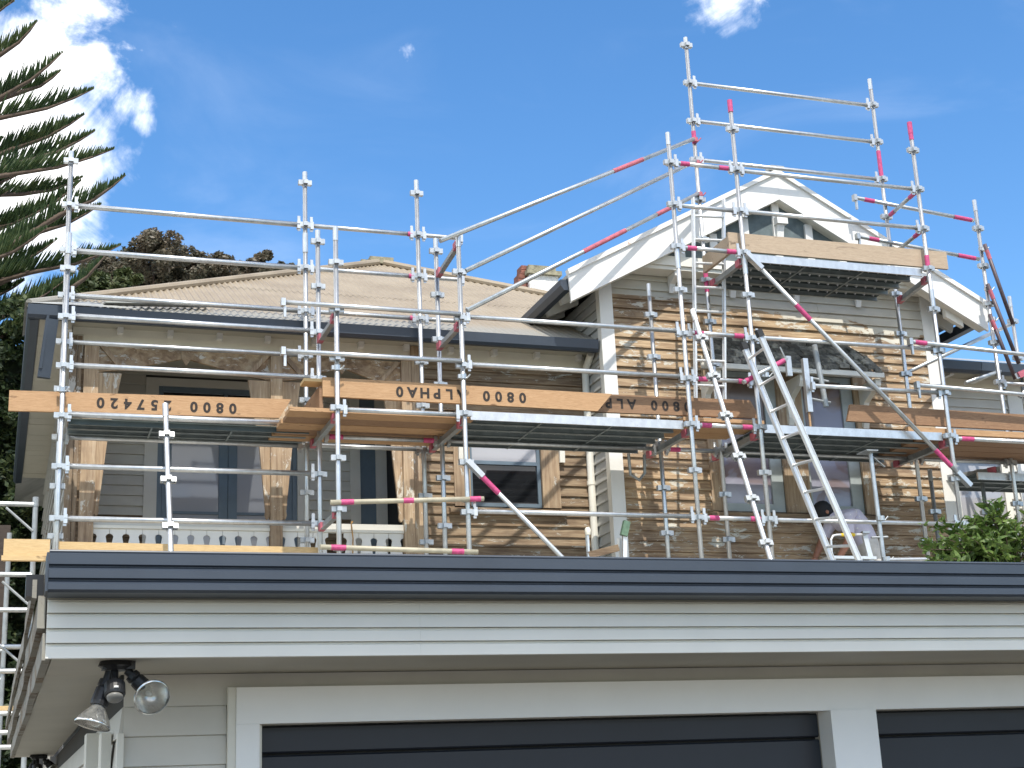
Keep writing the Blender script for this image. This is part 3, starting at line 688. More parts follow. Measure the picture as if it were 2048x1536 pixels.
# ================================================================== FLOODLIGHTS
def floodlight(x,y,label,full=True):
    fl=thing('floodlight',label,'light',(x,y,ZS+.004),'twin floodlights under the garage eave')
    def P(n,vf,m,par=fl,s=True): return mk(n,vf,m,par,smooth=s)
    z=ZS+.004
    P('mount_plate',join(lathe([(0,.0),(0,.052),(.016,.058),(.02,.05),(.03,.04),(.03,0)],(x,y,z),(0,0,-1),16),box(x-.045,x+.06,y-.03,y+.03,z-.028,z-.003)),'black',s=False)
    # left lamp holder, pointing down and left
    a=Vector((x-.02,y-.01,z-.035)); d=Vector((-.30,-.16,-1)).normalized()
    P('lamp_holder',join(tube(a,a+d*.045,.015,12),lathe([(.03,0),(.03,.024),(.05,.026),(.055,.022),(.06,.027),(.105,.03),(.115,.028),(.115,0)],a,d,14)),'black',s=False)
    e=a+d*.11
    lp=P('lamp',lathe([(0,.02),(.012,.024),(.03,.036),(.05,.05),(.066,.058),(.07,.060),(.073,.058)],e,d,28),'bulb')
    P('lens',lathe([(.073,.058),(.074,.05),(.075,.03),(.0755,0.0)],e,d,28),'clear',lp); P('reflector',lathe([(.068,.055),(.05,.045),(.03,.03),(.018,.014),(.016,0)],e,d,14),'bulb_in',lp)
    a=Vector((x+.035,y,z-.03)); d=Vector((.55,-.1,-.55)).normalized()
    P('lamp_holder',join(tube(a,a+d*.03,.014,12),lathe([(.02,0),(.02,.023),(.035,.025),(.04,.021),(.046,.026),(.075,.028),(.08,0)],a,d,14)),'black',s=False)
    e=a+d*.045+Vector((.0,.0,-.0)); d2=Vector((.25,-.86,-.42)).normalized(); e=e+Vector((.03,.03,-.03))
    lp=P('lamp',lathe([(0,.02),(.012,.024),(.03,.036),(.05,.05),(.062,.056),(.066,.058),(.070,.056)],e,d2,28),'bulb')
    P('lens',lathe([(.070,.056),(.073,.047),(.0745,.03),(.075,0.0)],e,d2,28),'clear',lp); P('reflector',lathe([(.067,.055),(.05,.046),(.032,.032),(.018,.014),(.016,0)],e,d2,16),'bulb_in',lp); P('filament_cup',lathe([(.016,.008),(.04,.007),(.045,0)],e,d2,10),'cream',lp)
    P('lens_rim',lathe([(.064,.0565),(.067,.0605),(.072,.0605),(.074,.0555)],e,d2,28),'bulb',lp)
    # motion sensor
    a=Vector((x-.005,y-.03,z-.04)); d=Vector((-.02,-.5,-.85)).normalized()
    se=P('sensor',join(tube(a+Vector((0,.02,.02)),a+d*.05,.012,10),lathe([(.035,0),(.035,.02),(.045,.033),(.085,.034),(.092,.03),(.094,0)],a,d,18)),'black',s=False)
    P('sensor_lens',lathe([(.094,.0),(.0945,.027),(.102,.025),(.108,.014),(.109,0)],a,d,16),'sensorgrey',se)
    P('indicator',join(box(a.x-.007,a.x+.007,a.y-.075,a.y-.07,a.z-.055,a.z-.048)),'white',se)
    return fl
floodlight(.386,5.12,'black twin floodlight with motion sensor at the front of the garage eave')
floodlight(.33,11.0,'black floodlight fitting at the far end of the garage side eave')

# ================================================================== SCAFFOLD
RP=.0242
def vpress():
    b=[]
    for dx,dy in ((1,0),(-1,0),(0,1),(0,-1)):
        x0,x1=sorted((dx*.022,dx*.072)); y0,y1=sorted((dy*.022,dy*.055))
        if dx: b.append(box(x0,x1,-.024,-.018,-.026,.026)); b.append(box(x0,x1,.018,.024,-.026,.026)); b.append(box(*sorted((dx*.066,dx*.072)),-.018,.018,-.026,.026))
        else: b.append(box(-.024,-.018,y0,y1,-.022,.022)); b.append(box(.018,.024,y0,y1,-.022,.022)); b.append(box(-.018,.018,*sorted((dy*.049,dy*.055)),-.022,.022))
    b.append(tube((0,0,-.012),(0,0,.012),.029,12))
    return join(*b)
_vp=None
def standard(par,x,y,top,base,z0,step=.495,cap=None,mat='galv_bright',joint=None,bands=(),vis0=2.2):
    global _vp
    s=mk('standard',join(tube((x,y,base),(x,y,top),RP,14),box(x-.07,x+.07,y-.07,y+.07,base-.006,base)),mat,par,smooth=False)
    for pz in s.data.polygons:
        if len(pz.vertices)==4 and abs(pz.normal.z)<.1 and pz.area>.001: pz.use_smooth=True
    z=z0
    while z>vis0: z-=step
    while z<top-.02:
        if z>base+.1:
            if _vp is None: _vp=mk('v_pressing',vpress(),'galv',s,(x,y,z)); 
            else: mk('v_pressing',_vp.data,None,s,(x,y,z))
        z+=step
    if joint: mk('sleeve',tube((x,y,joint-.11),(x,y,joint+.11),.0285,14),mat,s)
    mk('spigot',tube((x,y,top-.14),(x,y,top+.006),.029 if cap else .0265,14),cap or mat,s)
    for b0,b1 in bands: mk('paint_band',tube((x,y,b0),(x,y,b1),RP+.0025,14),'pink',s)
    return s
def ledger(par,p0,p1,mat='galv_bright',bands=(),wedge=True,name='ledger',r=RP,hook=0):
    p0=Vector(p0);p1=Vector(p1);d=(p1-p0).normalized();L=(p1-p0).length
    parts=[tube(p0,p1,r,12)]
    if wedge:
        for e,s in ((p0,1),(p1,-1)):
            c=e+d*(s*.012)
            parts.append(bar(c-d*.018+Vector((0,0,-.005)),c+d*.018+Vector((0,0,-.005)),.052,.085)); parts.append(bar(c+d*(s*-.004)+Vector((0,0,-.07)),c+d*(s*-.004)+Vector((0,0,.10)),.012,.03,d))
    o=mk(name,join(*parts),mat,par)
    for pz in o.data.polygons:
        if pz.area>.002 and len(pz.vertices)==4 and L>.5 and pz.area>L*.008: pz.use_smooth=True
    for b0,b1 in bands: mk('paint_band',tube(p0+d*b0,p0+d*b1,r+.0025,12),'pink',o)
    if hook:
        c=p0 if hook==1 else p1
        mk('hook_end',join(box(c.x-.03,c.x+.012,c.y-.03,c.y+.03,c.z-.04,c.z+.035),box(c.x-.004,c.x+.02,c.y-.012,c.y+.012,c.z-.15,c.z-.04)),mat,o)
    return o
def clamp(par,p,axis=(0,0,1),mat='galv'):
    d=Vector(axis).normalized(); p=Vector(p)
    return mk('coupler',join(tube(p-d*.025,p+d*.025,.036,10),box(p.x-.055,p.x-.03,p.y-.02,p.y+.02,p.z-.02,p.z+.02),tube(p+Vector((.03,-.02,-.02)),p+Vector((.065,-.03,.02)),.008,6)),mat,par)
def transom(par,p0,p1,mat='galv_old',pinks=True):
    p0=Vector(p0);p1=Vector(p1);d=(p1-p0).normalized()
    o=mk('transom',join(bar(p0,p1,.012,.07),bar(p0+Vector((0,0,-.033)),p1+Vector((0,0,-.033)),.05,.008)),mat,par)
    if pinks:
        for a in (.05,.85): mk('paint_band',bar(p0+d*a*(p1-p0).length,p0+d*(a*(p1-p0).length+.1),.056,.076),'pinkred',o)
    return o
YA,YBr,YC=13.45,14.30,14.78
A=[2.99,4.255,6.70,7.50,9.84]; Bx=[.507,2.99,4.27,6.735,7.46,9.96]; Cx=[.512,2.955,4.21]
base=g1+.006
s1=thing('scaffold','lower galvanised tube scaffold along the verandah at the left','scaffold',(2.5,14.2,g1),'tube scaffolds')
s2=thing('scaffold','taller galvanised tube scaffold with pink bands round the gable bay','scaffold',(8.0,14.0,g1),'tube scaffolds')
s3=thing('scaffold','galvanised tube scaffold with dark tubes at the right end of the house','scaffold',(11.25,14.3,g1),'tube scaffolds')
# verandah scaffold
standard(s1,Bx[0],YBr,5.69,base,2.85,.497,joint=5.60); standard(s1,Bx[1],YBr,5.95,base,2.85,.497); standard(s1,Bx[2],YBr,5.97,base,2.85,.497)
standard(s1,Cx[0],YC,6.80,base,4.735,.491); standard(s1,Cx[1],YC,6.82,base,4.735,.491,joint=6.0); standard(s1,Cx[2],YC,6.85,base,4.735,.491)
standard(s1,A[0],YA,5.65,base,2.82,.492); standard(s1,A[1],YA,5.69,base,2.82,.492)
for z in (6.205,5.712,5.228): 
    ledger(s1,(Cx[0]+.06,YC,z),(Cx[1]-.06,YC,z),r=.028); ledger(s1,(Cx[1]+.06,YC,z),(Cx[2]-.06,YC,z),bands=((1.08,1.13),))  # left run drawn thicker for the bloom of overexposed tubes
    ledger(s1,(Cx[2]+.06,YC,z),(4.72,YC,z))
ledger(s1,(Cx[0]+.06,YC,4.737),(Cx[1]-.06,YC,4.737))
for z in (4.85,4.35,3.353,2.85): ledger(s1,(Bx[0]+.06,YBr,z),(Bx[1]-.06,YBr,z),r=.027)  # radius widened in imitation of overexposure bloom
ledger(s1,(Bx[0]+.06,YBr,3.86),(Bx[1]-.06,YBr,3.86),r=.032); ledger(s1,(Cx[0]+.06,YC,3.755),(Cx[1]-.06,YC,3.755)); ledger(s1,(Cx[1]+.06,YC,3.765),(Cx[2]-.06,YC,3.765),'galv')
ledger(s1,(Bx[1]+.06,YBr,3.74),(Bx[2]-.06,YBr,3.74),'galv',((.04,.18),(1.02,1.16)))
for z in (4.815,4.325): ledger(s1,(2.47,YA-.05,z),(A[1]-.02,YA-.05,z),wedge=False,hook=1)
ledger(s1,(A[0]+.06,YA,3.79),(A[1]-.06,YA,3.79))
for p0,p1,b in (((2.90,YA-.055,2.872),(4.40,YA-.055,2.945),((.1,.22),(.7,.8),(1.36,1.47))),((2.80,YA-.055,2.452),(4.32,YA-.055,2.425),((.1,.24),(1.26,1.38)))):
    ledger(s1,p0,p1,'tan_tube',b,wedge=False)
for x,z in ((A[0],2.878),(A[1],2.938),(A[0],2.446),(A[1],2.428)): clamp(s1,(x,YA-.01,z))
for x in (A[0],A[1]): transom(s1,(x,YA+.03,3.735),(x,YC-.05,3.735))
transom(s1,(Bx[0],YBr+.03,3.74),(Bx[0],YC-.03,3.74),pinks=False)
transom(s1,(A[0],YA+.03,2.80),(A[0],YBr-.03,2.80)); transom(s1,(A[0],YA+.03,4.74),(A[0],YBr-.03,4.74)); transom(s1,(A[1],YA+.03,4.74),(A[1],YBr-.03,4.74)); transom(s1,(A[1]+.02,YA+.03,5.62),(A[1]+.02,YBr-.03,5.55))
for x,z in ((Bx[0],4.10),(A[0],4.2),(A[1],4.18)): clamp(s1,(x,YBr if x<1 else YA,z))
# gable scaffold
standard(s2,A[2],YA,7.09,base,2.82,.490,joint=5.62); standard(s2,A[3],YA,7.58,base,2.82,.490,cap='pink',joint=5.62); standard(s2,A[4],YA,7.58,base,2.82,.490,cap='pink',bands=((5.78,5.92),(7.36,7.44)),joint=5.4)
standard(s2,Bx[3],YBr,5.64,base,2.82,.492); standard(s2,Bx[4],YBr,8.82,base,7.235,.497,bands=((5.60,5.86),(7.44,7.60))); standard(s2,Bx[5],YBr,8.59,base,7.25,.497,bands=((7.28,7.62),))
for z in (4.81,4.31): ledger(s2,(A[1]+.06,YA,z),(A[2]-.06,YA,z))
ledger(s2,(A[1]+.06,YA,2.832),(A[2]-.06,YA,2.832)); ledger(s2,(Bx[2]+.06,YBr,3.745),(Bx[3]-.06,YBr,3.745),'galv'); ledger(s2,(Bx[4]+.06,YBr,3.745),(Bx[5]-.06,YBr,3.745),'galv')
ledger(s2,(Bx[3]+.06,YBr,3.745),(Bx[4]-.06,YBr,3.745),'galv',((.05,.17),))
for z,pk in ((6.745,1),(6.245,0),(5.76,1),(4.80,1),(4.295,1),(3.795,1),(2.82,1)):
    ledger(s2,(A[2]+.06,YA,z),(A[3]-.06,YA,z),bands=((.06,.17),(.53,.64)) if pk else ())
for z in (6.735,6.25): ledger(s2,(A[3]+.06,YA,z),(A[4]-.06,YA,z))
ledger(s2,(A[3]+.06,YA,4.795),(A[4]-.06,YA,4.795)); ledger(s2,(8.17,YA,4.29),(A[4]-.06,YA,4.29)); ledger(s2,(A[3]+.06,YA,2.815),(A[4]-.06,YA,2.815))
for z in (8.23,7.738,7.24): ledger(s2,(Bx[4]+.06,YBr,z),(Bx[5]-.06,YBr,z))
for (z0,z1,b) in ((5.72,7.48,((2.6,3.1),)),(5.29,7.20,()),(4.87,6.79,((1.75,2.45),(3.0,3.3)))):
    p0=Vector((A[1]+.06,YA-.02,z0));p1=Vector((Bx[4]-.03,YBr-.04,z1)); 
    if z0==5.72: p0=p0+(p0-p1)*.09
    o=ledger(s2,p0,p1,'galv',(),wedge=False); d=(p1-p0).normalized()
    for b0,b1 in b: mk('paint_band',tube(p0+d*b0,p0+d*b1,RP+.002,12),'pinkred',o)
    clamp(s2,(Bx[4],YBr-.02,z1),mat='pinkred')
for x in (A[2],A[3],A[4]): transom(s2,(x,YA+.03,3.735),(x,14.62,3.735))
transom(s2,(A[3],YA+.03,5.68),(A[3],YBr-.03,5.68)); transom(s2,(A[4]+.01,YA+.03,5.66),(Bx[5],YBr-.03,5.66))
for z in (6.74,6.25): ledger(s2,(A[4]+.02,YA+.04,z),(Bx[5],YBr-.04,z),'galv',((.05,.2),(.6,.72)),wedge=False)
br=ledger(s2,(A[3]+.02,YA-.05,5.72),(9.97,YA-.05,3.24),'galv',((.75,.98),(2.95,3.2)),wedge=False,name='brace')
for e,q in (((A[3]+.0,YA-.05,5.735),(A[3]+.17,YA-.05,5.57)),((9.98,YA-.05,3.23),(9.83,YA-.05,3.38))): mk('brace_fork',bar(e,q,.05,.07,(0,1,0)),'galv_bright',br)
br=ledger(s2,(4.26,YA-.05,3.30),(6.3,YA-.05,1.27),'galv_bright',((.18,.42),),wedge=False,name='brace')
mk('brace_fork',bar((4.25,YA-.05,3.315),(4.40,YA-.05,3.165),.05,.07,(0,1,0)),'galv_bright',br)
# tie tube by the ladder, and the loose ladder-gate bracket
o=ledger(s2,(7.31,YA-.07,4.26),(7.86,YA-.07,4.55),'galv',((.03,.17),(.42,.58)),wedge=False,name='tie_tube')
mk('hook_end',join(box(7.84,7.90,YA-.09,YA-.05,4.36,4.58),tube((7.84,YA-.07,4.56),(7.79,YA-.07,4.68),.008,6)),'galv',o); clamp(s2,(7.6,YA-.05,4.36))
gt=mk('gate_post',tube((8.335,13.58,4.80),(8.40,13.58,4.10),.03,12),'galv_old',s2)
for z in (4.40,4.16): mk('gate_bar',tube((8.17,13.58,z+.03),(8.46,13.58,z-.01),.014,8),'galv',gt)
mk('gate_channel',join(box(8.14,8.20,13.52,13.535,4.02,4.62),box(8.14,8.15,13.535,13.57,4.02,4.62),box(8.19,8.20,13.535,13.57,4.02,4.62)),'galv_bright',gt)
mk('gate_pin',tube((8.165,13.55,4.02),(8.165,13.55,3.86),.012,8),'pine',gt)
# inside hooks seen under the middle deck
mk('hook_bracket',path([(6.42,14.45,3.72),(6.45,14.5,3.50),(6.55,14.5,3.44),(6.62,14.5,3.52),(6.62,14.48,3.72)],.018,8),'galv_old',s2)
# right-hand scaffold
standard(s3,11.25,14.28,7.08,base,6.71,.495); standard(s3,12.15,15.0,6.13,base,5.80,.495)
ledger(s3,(9.52,YBr-.05,6.94),(11.2,14.28,6.81),'galv',((.12,.26),(1.4,1.65)),wedge=False,hook=1); ledger(s3,(9.50,YBr-.05,6.44),(11.2,14.28,6.30),'galv',((.14,.28),(1.4,1.65)),wedge=False,hook=1)
ledger(s3,(9.45,YA-.05,4.85),(12.6,YA-.05,4.72),'galv',((.05,.2),(1.5,1.6)),wedge=False,hook=1); ledger(s3,(9.47,YA-.05,4.35),(12.5,YA-.05,4.26),'galv',(),wedge=False,hook=1)
ledger(s3,(A[4]+.06,YA,3.775),(12.4,YA,3.755),'galv_bright',((.08,.24),))
ledger(s3,(Bx[5]+.06,YBr,3.745),(11.2,YBr,3.745),'galv'); ledger(s3,(11.3,14.28,4.72),(13,14.28,4.70))
for p0,p1 in (((11.25,14.2,6.47),(11.5,14.2,5.45)),((11.21,14.2,5.95),(11.5,14.2,4.95)),((11.18,14.2,5.56),(11.42,14.2,4.75))):
    o=ledger(s3,p0,p1,'dark_tube',(),wedge=False,name='dark_tube'); d=(Vector(p1)-Vector(p0)).normalized()
    mk('paint_band',tube(Vector(p0)+d*.08,Vector(p0)+d*.2,RP+.002,10),'pinkred',o); clamp(s3,(11.25,14.24,p0[2]-.05))
ledger(s3,(9.9,YBr,4.75),(12.1,15.0,5.75),'galv',(),wedge=False,name='brace'); ledger(s3,(11.0,14.6,4.80),(12.1,15.0,5.2),'galv',(),wedge=False,name='brace')
transom(s3,(11.27,14.0,4.72),(11.9,14.0,4.98),'galv'); standard(s3,11.05,14.6,3.72,base,3.2,.495,mat='galv_old'); transom(s3,(11.1,14.3,3.66),(10.6,15.0,3.66))
standard(s3,10.35,14.62,3.70,base,3.2,.495,mat='galv_old')

# ------------------------------------------------------------------ steel decks
def steel_deck(x0,x1,y0,n,zt,label,w=.225,gap=.008,edge=True,lip=2):
    t=thing('steel_deck',label,'scaffold deck',((x0+x1)/2,y0,zt-.06),'steel scaffold decks')
    for i in range(n):
        a=y0+i*(w+gap); b=a+w; L=x1-x0
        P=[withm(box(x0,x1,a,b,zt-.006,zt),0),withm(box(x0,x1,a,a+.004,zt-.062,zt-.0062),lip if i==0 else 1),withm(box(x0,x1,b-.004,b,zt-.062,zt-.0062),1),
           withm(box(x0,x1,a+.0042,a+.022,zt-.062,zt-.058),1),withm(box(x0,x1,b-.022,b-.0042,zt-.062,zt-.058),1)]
        # pressed dimples under the tread
        m=int(L/.125)
        for j in range(m):
            for q in (.28,.72):
                cx=x0+.06+(j+.5*(q>.5))*.125; cy=a+w*q
                if cx>x1-.03: continue
                q0=.014; V=[(cx-q0,cy-q0,zt-.0063),(cx+q0,cy-q0,zt-.0063),(cx+q0,cy+q0,zt-.0063),(cx-q0,cy+q0,zt-.0063),(cx,cy,zt-.03)]
                P.append((V,[(0,4,1),(1,4,2),(2,4,3),(3,4,0)],[2]*4))
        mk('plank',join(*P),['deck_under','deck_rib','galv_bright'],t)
    m=max(1,int((x1-x0)/.8))
    for j in range(1,m+1):
        cx=x0+(x1-x0)*j/(m+1); mk('stiffener',box(cx-.008,cx+.008,y0+.02,y0+n*(w+gap)-.03,zt-.072,zt-.064),'deck_rib',t)
    if edge: mk('edge_beam',box(x0+.0,x1,y0-.022,y0-.002,zt-.085,zt+.004),'galv_bright',t)
    return t
steel_deck(.58,2.90,YBr+.06,3,3.84,'dark steel deck in front of the verandah doors, leftmost of the decks',w=.185,edge=False,lip=0)
steel_deck(4.33,6.63,YA+.06,5,3.84,'wide steel deck between the verandah planks and the gable bay')
steel_deck(7.57,9.77,YA+.06,5,3.84,'wide steel deck across the bay window below the shingle hood')
steel_deck(7.57,9.78,YA+.06,4,5.765,'highest steel deck just below the gable apex, with a grey toe board')
steel_deck(10.8,12.9,14.35,3,3.62,'low steel deck at the right edge beyond the corner of the bay')
steel_deck(7.57,9.77,YA+.35,4,1.80,'steel deck low behind the garage roof, under the painter')
# ------------------------------------------------------------------ planks and toe boards
_tm={}
def text_mesh(txt,h):
    if (txt,h) in _tm: return _tm[txt,h]
    cu=bpy.data.curves.new('lettering','FONT'); cu.body=txt; cu.size=h; cu.extrude=.0; cu.space_character=1.75; cu.align_x='CENTER'; cu.align_y='CENTER'; cu.offset=.0055
    to=bpy.data.objects.new('t',cu); COL.objects.link(to); bpy.context.view_layer.update()
    me=bpy.data.meshes.new_from_object(to.evaluated_get(bpy.context.evaluated_depsgraph_get())); bpy.data.objects.remove(to)
    me.materials.clear(); me.materials.append(M['stencil']); _tm[txt,h]=me; return me
def toe_board(x0,x1,z0,z1,y,mat,label,group='timber toe boards',txt=None,tx=None,th=.16,slant=0,left=0,dz=0,thick=.036):
    xm=(x0+x1)/2
    o=mk('toe_board',prism([(x0-xm,0),(x1-slant-xm,dz),(x1-xm,z1-z0+dz),(x0+left-xm,z1-z0)],0,thick),mat,None,(xm,y,z0)); tag(o,label,'toe board',group)
    if txt:
        adv=.127; n=len(txt)
        for i,c in enumerate(txt):
            if c==' ': continue
            t=mk('letter',text_mesh(c,th),None,o,(tx-(i-(n-1)/2)*adv,y-.0025,(z0+z1)/2+dz/2)); t.rotation_euler=(math.pi/2,math.pi,0)
    return o
toe_board(.025,2.72,3.89,4.09,YBr+.065,'pine','orange pine toe board stencilled 0800 257420 upside down',txt='0800 257420',tx=1.50,th=.14,slant=.12,dz=.04)
toe_board(2.865,5.87,3.935,4.125,YA+.075,'pine','long orange pine toe board stencilled 0800 ALPHA0 upside down',txt='0800 ALPHA0',tx=4.26,th=.14,slant=.17,dz=-.02)
toe_board(5.68,7.50,3.93,4.125,YA+.16,'pine_dark','shade-browned toe board stencilled 0800 ALP, partly behind the long orange one',txt='0800 ALPHA0',tx=6.12,th=.14,slant=-.10,dz=.015)  # browner pine puts the shadow on this board into its colour
toe_board(8.64,11.9,3.95,4.14,YA+.12,'pine_dark','plain brown toe board on the right, crossed by the diagonal brace',left=.06,dz=-.02)
toe_board(7.37,10.17,5.81,6.02,YA+.075,'pine_grey','grey weathered toe board on the highest deck below the gable')
toe_board(.505,3.0,2.42,2.645,YBr+.065,'pine_pale','pale pine board low behind the garage gutter, below the verandah pickets',dz=-.02)
o=mk('toe_board',box(-.2,.2,-.02,.016,-.1,.1),'pine_pale',None,(.245,14.1,2.51)); tag(o,'short pale pine board end sticking out left of the garage gutter','toe board','timber toe boards')
o=mk('toe_board',box(-.2,.2,-.018,.018,-.022,.022),'pine_pale',None,(.23,14.06,2.43)); tag(o,'narrow pale batten under the short board end at the far left','batten','timber toe boards')
def plank(x0,x1,y0,y1,z0,z1,mat,label):
    o=mk('scaffold_plank',box(x0-(x0+x1)/2,x1-(x0+x1)/2,0,y1-y0,0,z1-z0),mat,None,((x0+x1)/2,y0,z0)); return tag(o,label,'plank','timber scaffold planks')
PL=['nearest to the garage','second from the front','third from the front','fourth from the front','nearest to the verandah']
for i in range(5):
    y=YA+.10+i*.235; plank(2.55+.02*(i%2),4.40-.03*(i%2),y,y+.225,3.785+.004*(i%2),3.823+.004*(i%2),('pine','pine_dark')[i%2],'brown plank under the long stencilled board, '+PL[i])
for i in range(3):
    y=YA+.08+i*.235; plank(6.66,7.60-.1*(i==2),y,y+.225,3.86,3.898,'pine','short pine plank in the narrow ladder bay, '+('front','middle','back')[i]+' one of three')
plank(9.35,12.2,YA+.05,YA+.11,3.83,3.895,'pine','bright pine edge plank at the lower right under the plain brown toe board')
for i in range(4):
    y=YA+.12+i*.24; plank(9.55,12.0,y,y+.225,3.79,3.828,'pine_dark','brown plank of the far right deck, '+PL[i])
# return boards standing in the depth of the decks
for (x,y0,y1,z0,z1,m,lb) in ((2.86,YA+.12,YC-.1,3.83,4.05,'pine_dark','brown end board turned into the depth left of the long stencilled board'),(7.40,YA+.12,YBr-.1,5.79,5.99,'pine_grey','grey end board at the left of the highest deck')):
    o=mk('end_board',box(-.018,.018,0,y1-y0,0,z1-z0),m,None,(x,y0,z0)); tag(o,lb,'toe board','timber toe boards')
o=mk('board_offcut',box(-.11,.11,-.1,.1,-.015,.015),'pine_pale',None,(2.80,YA+.2,4.10)); tag(o,'small pale offcut lying on the end board beside the stencilled plank','offcut')
# ------------------------------------------------------------------ raking props
def prop(p0,p1,label,n,first,sp):
    p0=Vector(p0);p1=Vector(p1);d=(p1-p0).normalized();t=thing('raking_prop',label,'scaffold tube',p1,'leaning tubes')
    mk('tube',tube(p0,p1,RP+.001,14),'galv_bright',t); mk('sleeve',tube(p0-d*.01,p0+d*.14,.031,14),'galv_bright',t)
    for k in range(n):
        c=p0+d*(first+k*sp); v=mk('v_pressing',_vp.data,None,t,c); v.rotation_euler=d.to_track_quat('-Z','Y').to_euler()
    return t
d1=(Vector((1.474,13.691,2.674))-Vector((1.457,14.0,3.615)))/.99
prop(Vector((1.457,14.0,3.615))-d1*.34,Vector((1.457,14,3.615))+d1*(3.35),'slender bright tube standing alone before the verandah doors',7,.34,.495)
d2=(Vector((6.866,12.606,2.838))-Vector((6.825,13.3,4.691)))/1.98
prop(Vector((6.825,13.3,4.691))-d2*.37,Vector((6.825,13.3,4.691))+d2*(4.5),'white tube leaning out in front of the bay window, left of the ladder',9,.37,.495)
# T-headed post and its foot rail
tp=thing('jack_post','steel post with a flat head plate in front of the deck right of the painter','post',(8.745,13.3,g1))
mk('tube',tube((8.745,13.3,base),(8.705,13.3,3.53),RP,14),'galv',tp); mk('head_plate',join(box(8.60,8.74,13.2,13.4,3.53,3.542),bar((8.71,13.3,3.5),(8.86,13.3,3.38),.03,.006)),'galv_old',tp)
mk('foot_rail',tube((8.745,13.27,2.38),(10.0,13.27,2.41),RP,12),'galv_bright',tp); mk('side_peg',tube((8.60,13.3,2.62),(8.80,13.3,2.63),.012,8),'galv',tp)
clamp(tp,(8.735,13.28,2.82)); clamp(tp,(8.745,13.28,2.39))

# ================================================================== LADDERS
def ladder(name,label,a0,a1,b0,b1,n,off,sp,sw=.07,sd=.028,mat='alum',caps=True,group='ladders'):
    a0,a1,b0,b1=map(Vector,(a0,a1,b0,b1)); t=thing(name,label,'ladder',(a0+b0)/2,group)
    side=(b0-a0).normalized(); d=(a1-a0).normalized(); nrm=side.cross(d).normalized()
    for p,q in ((a0,a1),(b0,b1)):
        dd=(q-p).normalized()
        s=mk('stile',join(bar(p,q,sd*.5,sw,nrm),bar(p+nrm*sw*.45,q+nrm*sw*.45,sd,.01,nrm),bar(p-nrm*sw*.45,q-nrm*sw*.45,sd,.01,nrm)),mat,t)
        if caps: mk('end_cap',bar(q-dd*.05,q+dd*.03,sd*1.3,sw*1.25,nrm),'rubber',s); mk('foot',bar(p-dd*.03,p+dd*.03,sd*1.4,sw*1.3,nrm),'rubber',s)
    for k in range(n):
        f=(off+k*sp)/(a1-a0).length; g=(off+k*sp)/(b1-b0).length
        if f>1: break
        mk('rung',tube(a1+(a0-a1)*f,b1+(b0-b1)*f,.016,10),mat,t)
    return t
# extension ladder, rungs running in depth
ea=(Vector((7.311,13.30,4.648)),Vector((8.075,13.30,2.326))); eb=(Vector((7.329,12.98,4.684)),Vector((8.238,12.98,2.274)))
ex=lambda e:e[0]+(e[1]-e[0])*1.62
ladder('extension_ladder','long aluminium ladder with black end caps leaning in front of the bay window',ex(ea)+Vector((.08,-.0,0)),ea[0],ex(eb),eb[0],14,.16,.30,group=None,sw=.075,sd=.03)
ladder('access_ladder','upright pale ladder tied inside the narrow bay left of the gable',(7.02,13.98,3.88),(7.215,13.98,6.60),(7.36,13.98,3.88),(7.60,13.98,6.62),10,.22,.285,.05,.022,'alum',False,None)
# platform step-ladder beside the painter
st=thing('step_ladder','low step platform with yellow grips beside the bending painter','step ladder',(8.7,13.95,1.82))
mk('stile',bar((8.52,13.9,1.83),(8.47,13.9,2.50),.03,.06),'alum',st); mk('stile',bar((9.06,13.9,1.83),(8.90,13.9,2.80),.03,.06),'alum',st)
mk('stile',bar((8.52,14.2,1.83),(8.49,14.1,2.50),.03,.05),'alum',st); mk('stile',bar((9.06,14.2,1.83),(8.93,14.1,2.50),.03,.05),'alum',st)
mk('platform',box(8.44,9.0,13.86,14.2,2.495,2.525),'alum',st)
h=mk('hand_grip',path([(8.46,13.88,2.52),(8.47,13.88,2.70),(8.50,13.88,2.745),(8.55,13.88,2.755),(8.90,13.88,2.765)],.014,8),'alum',st)
mk('grip_sleeve',tube((8.60,13.88,2.7562),(8.67,13.88,2.7585),.018,8),'yellow',h); mk('grip_sleeve',tube((8.70,13.88,2.759),(8.77,13.88,2.7605),.018,8),'yellow',h); mk('knob',box(8.86,8.95,13.85,13.9,2.775,2.80),'galv',h)
for z in (2.05,2.28): mk('step',box(8.53,9.03,13.87,13.95,z,z+.02),'alum',st)
# trestle beside the downpipe
tr=thing('trestle','weathered folding trestle with a green clamp beside the white corner board','trestle',(5.85,13.9,g1))
mk('leg',bar((6.07,13.88,2.80),(5.9,13.88,g1+.02),.03,.045),'alum',tr); mk('leg',bar((6.05,14.0,2.7),(6.3,14.2,g1+.02),.03,.045),'alum',tr)
mk('leg',tube((5.665,13.9,2.72),(5.64,13.9,g1+.02),.014,8),'alum',tr); mk('leg',tube((5.67,13.95,2.72),(5.78,14.1,g1+.02),.014,8),'alum',tr)
mk('cross_board',bar((5.66,13.9,2.50),(5.99,13.9,2.58),.04,.07),'mid_wood',tr)
mk('head',lathe([(0,0),(0,.025),(.03,.032),(.06,.03),(.075,.018),(.075,0)],(5.667,13.9,2.71),(0,0,1),10),'cream',tr)
M['greenclamp']=plain('green_clamp_paint',(.10,.17,.11),.6,0,.25,30); mk('clamp',bar((6.09,13.865,2.85),(6.045,13.865,2.70),.05,.07),'greenclamp',tr)
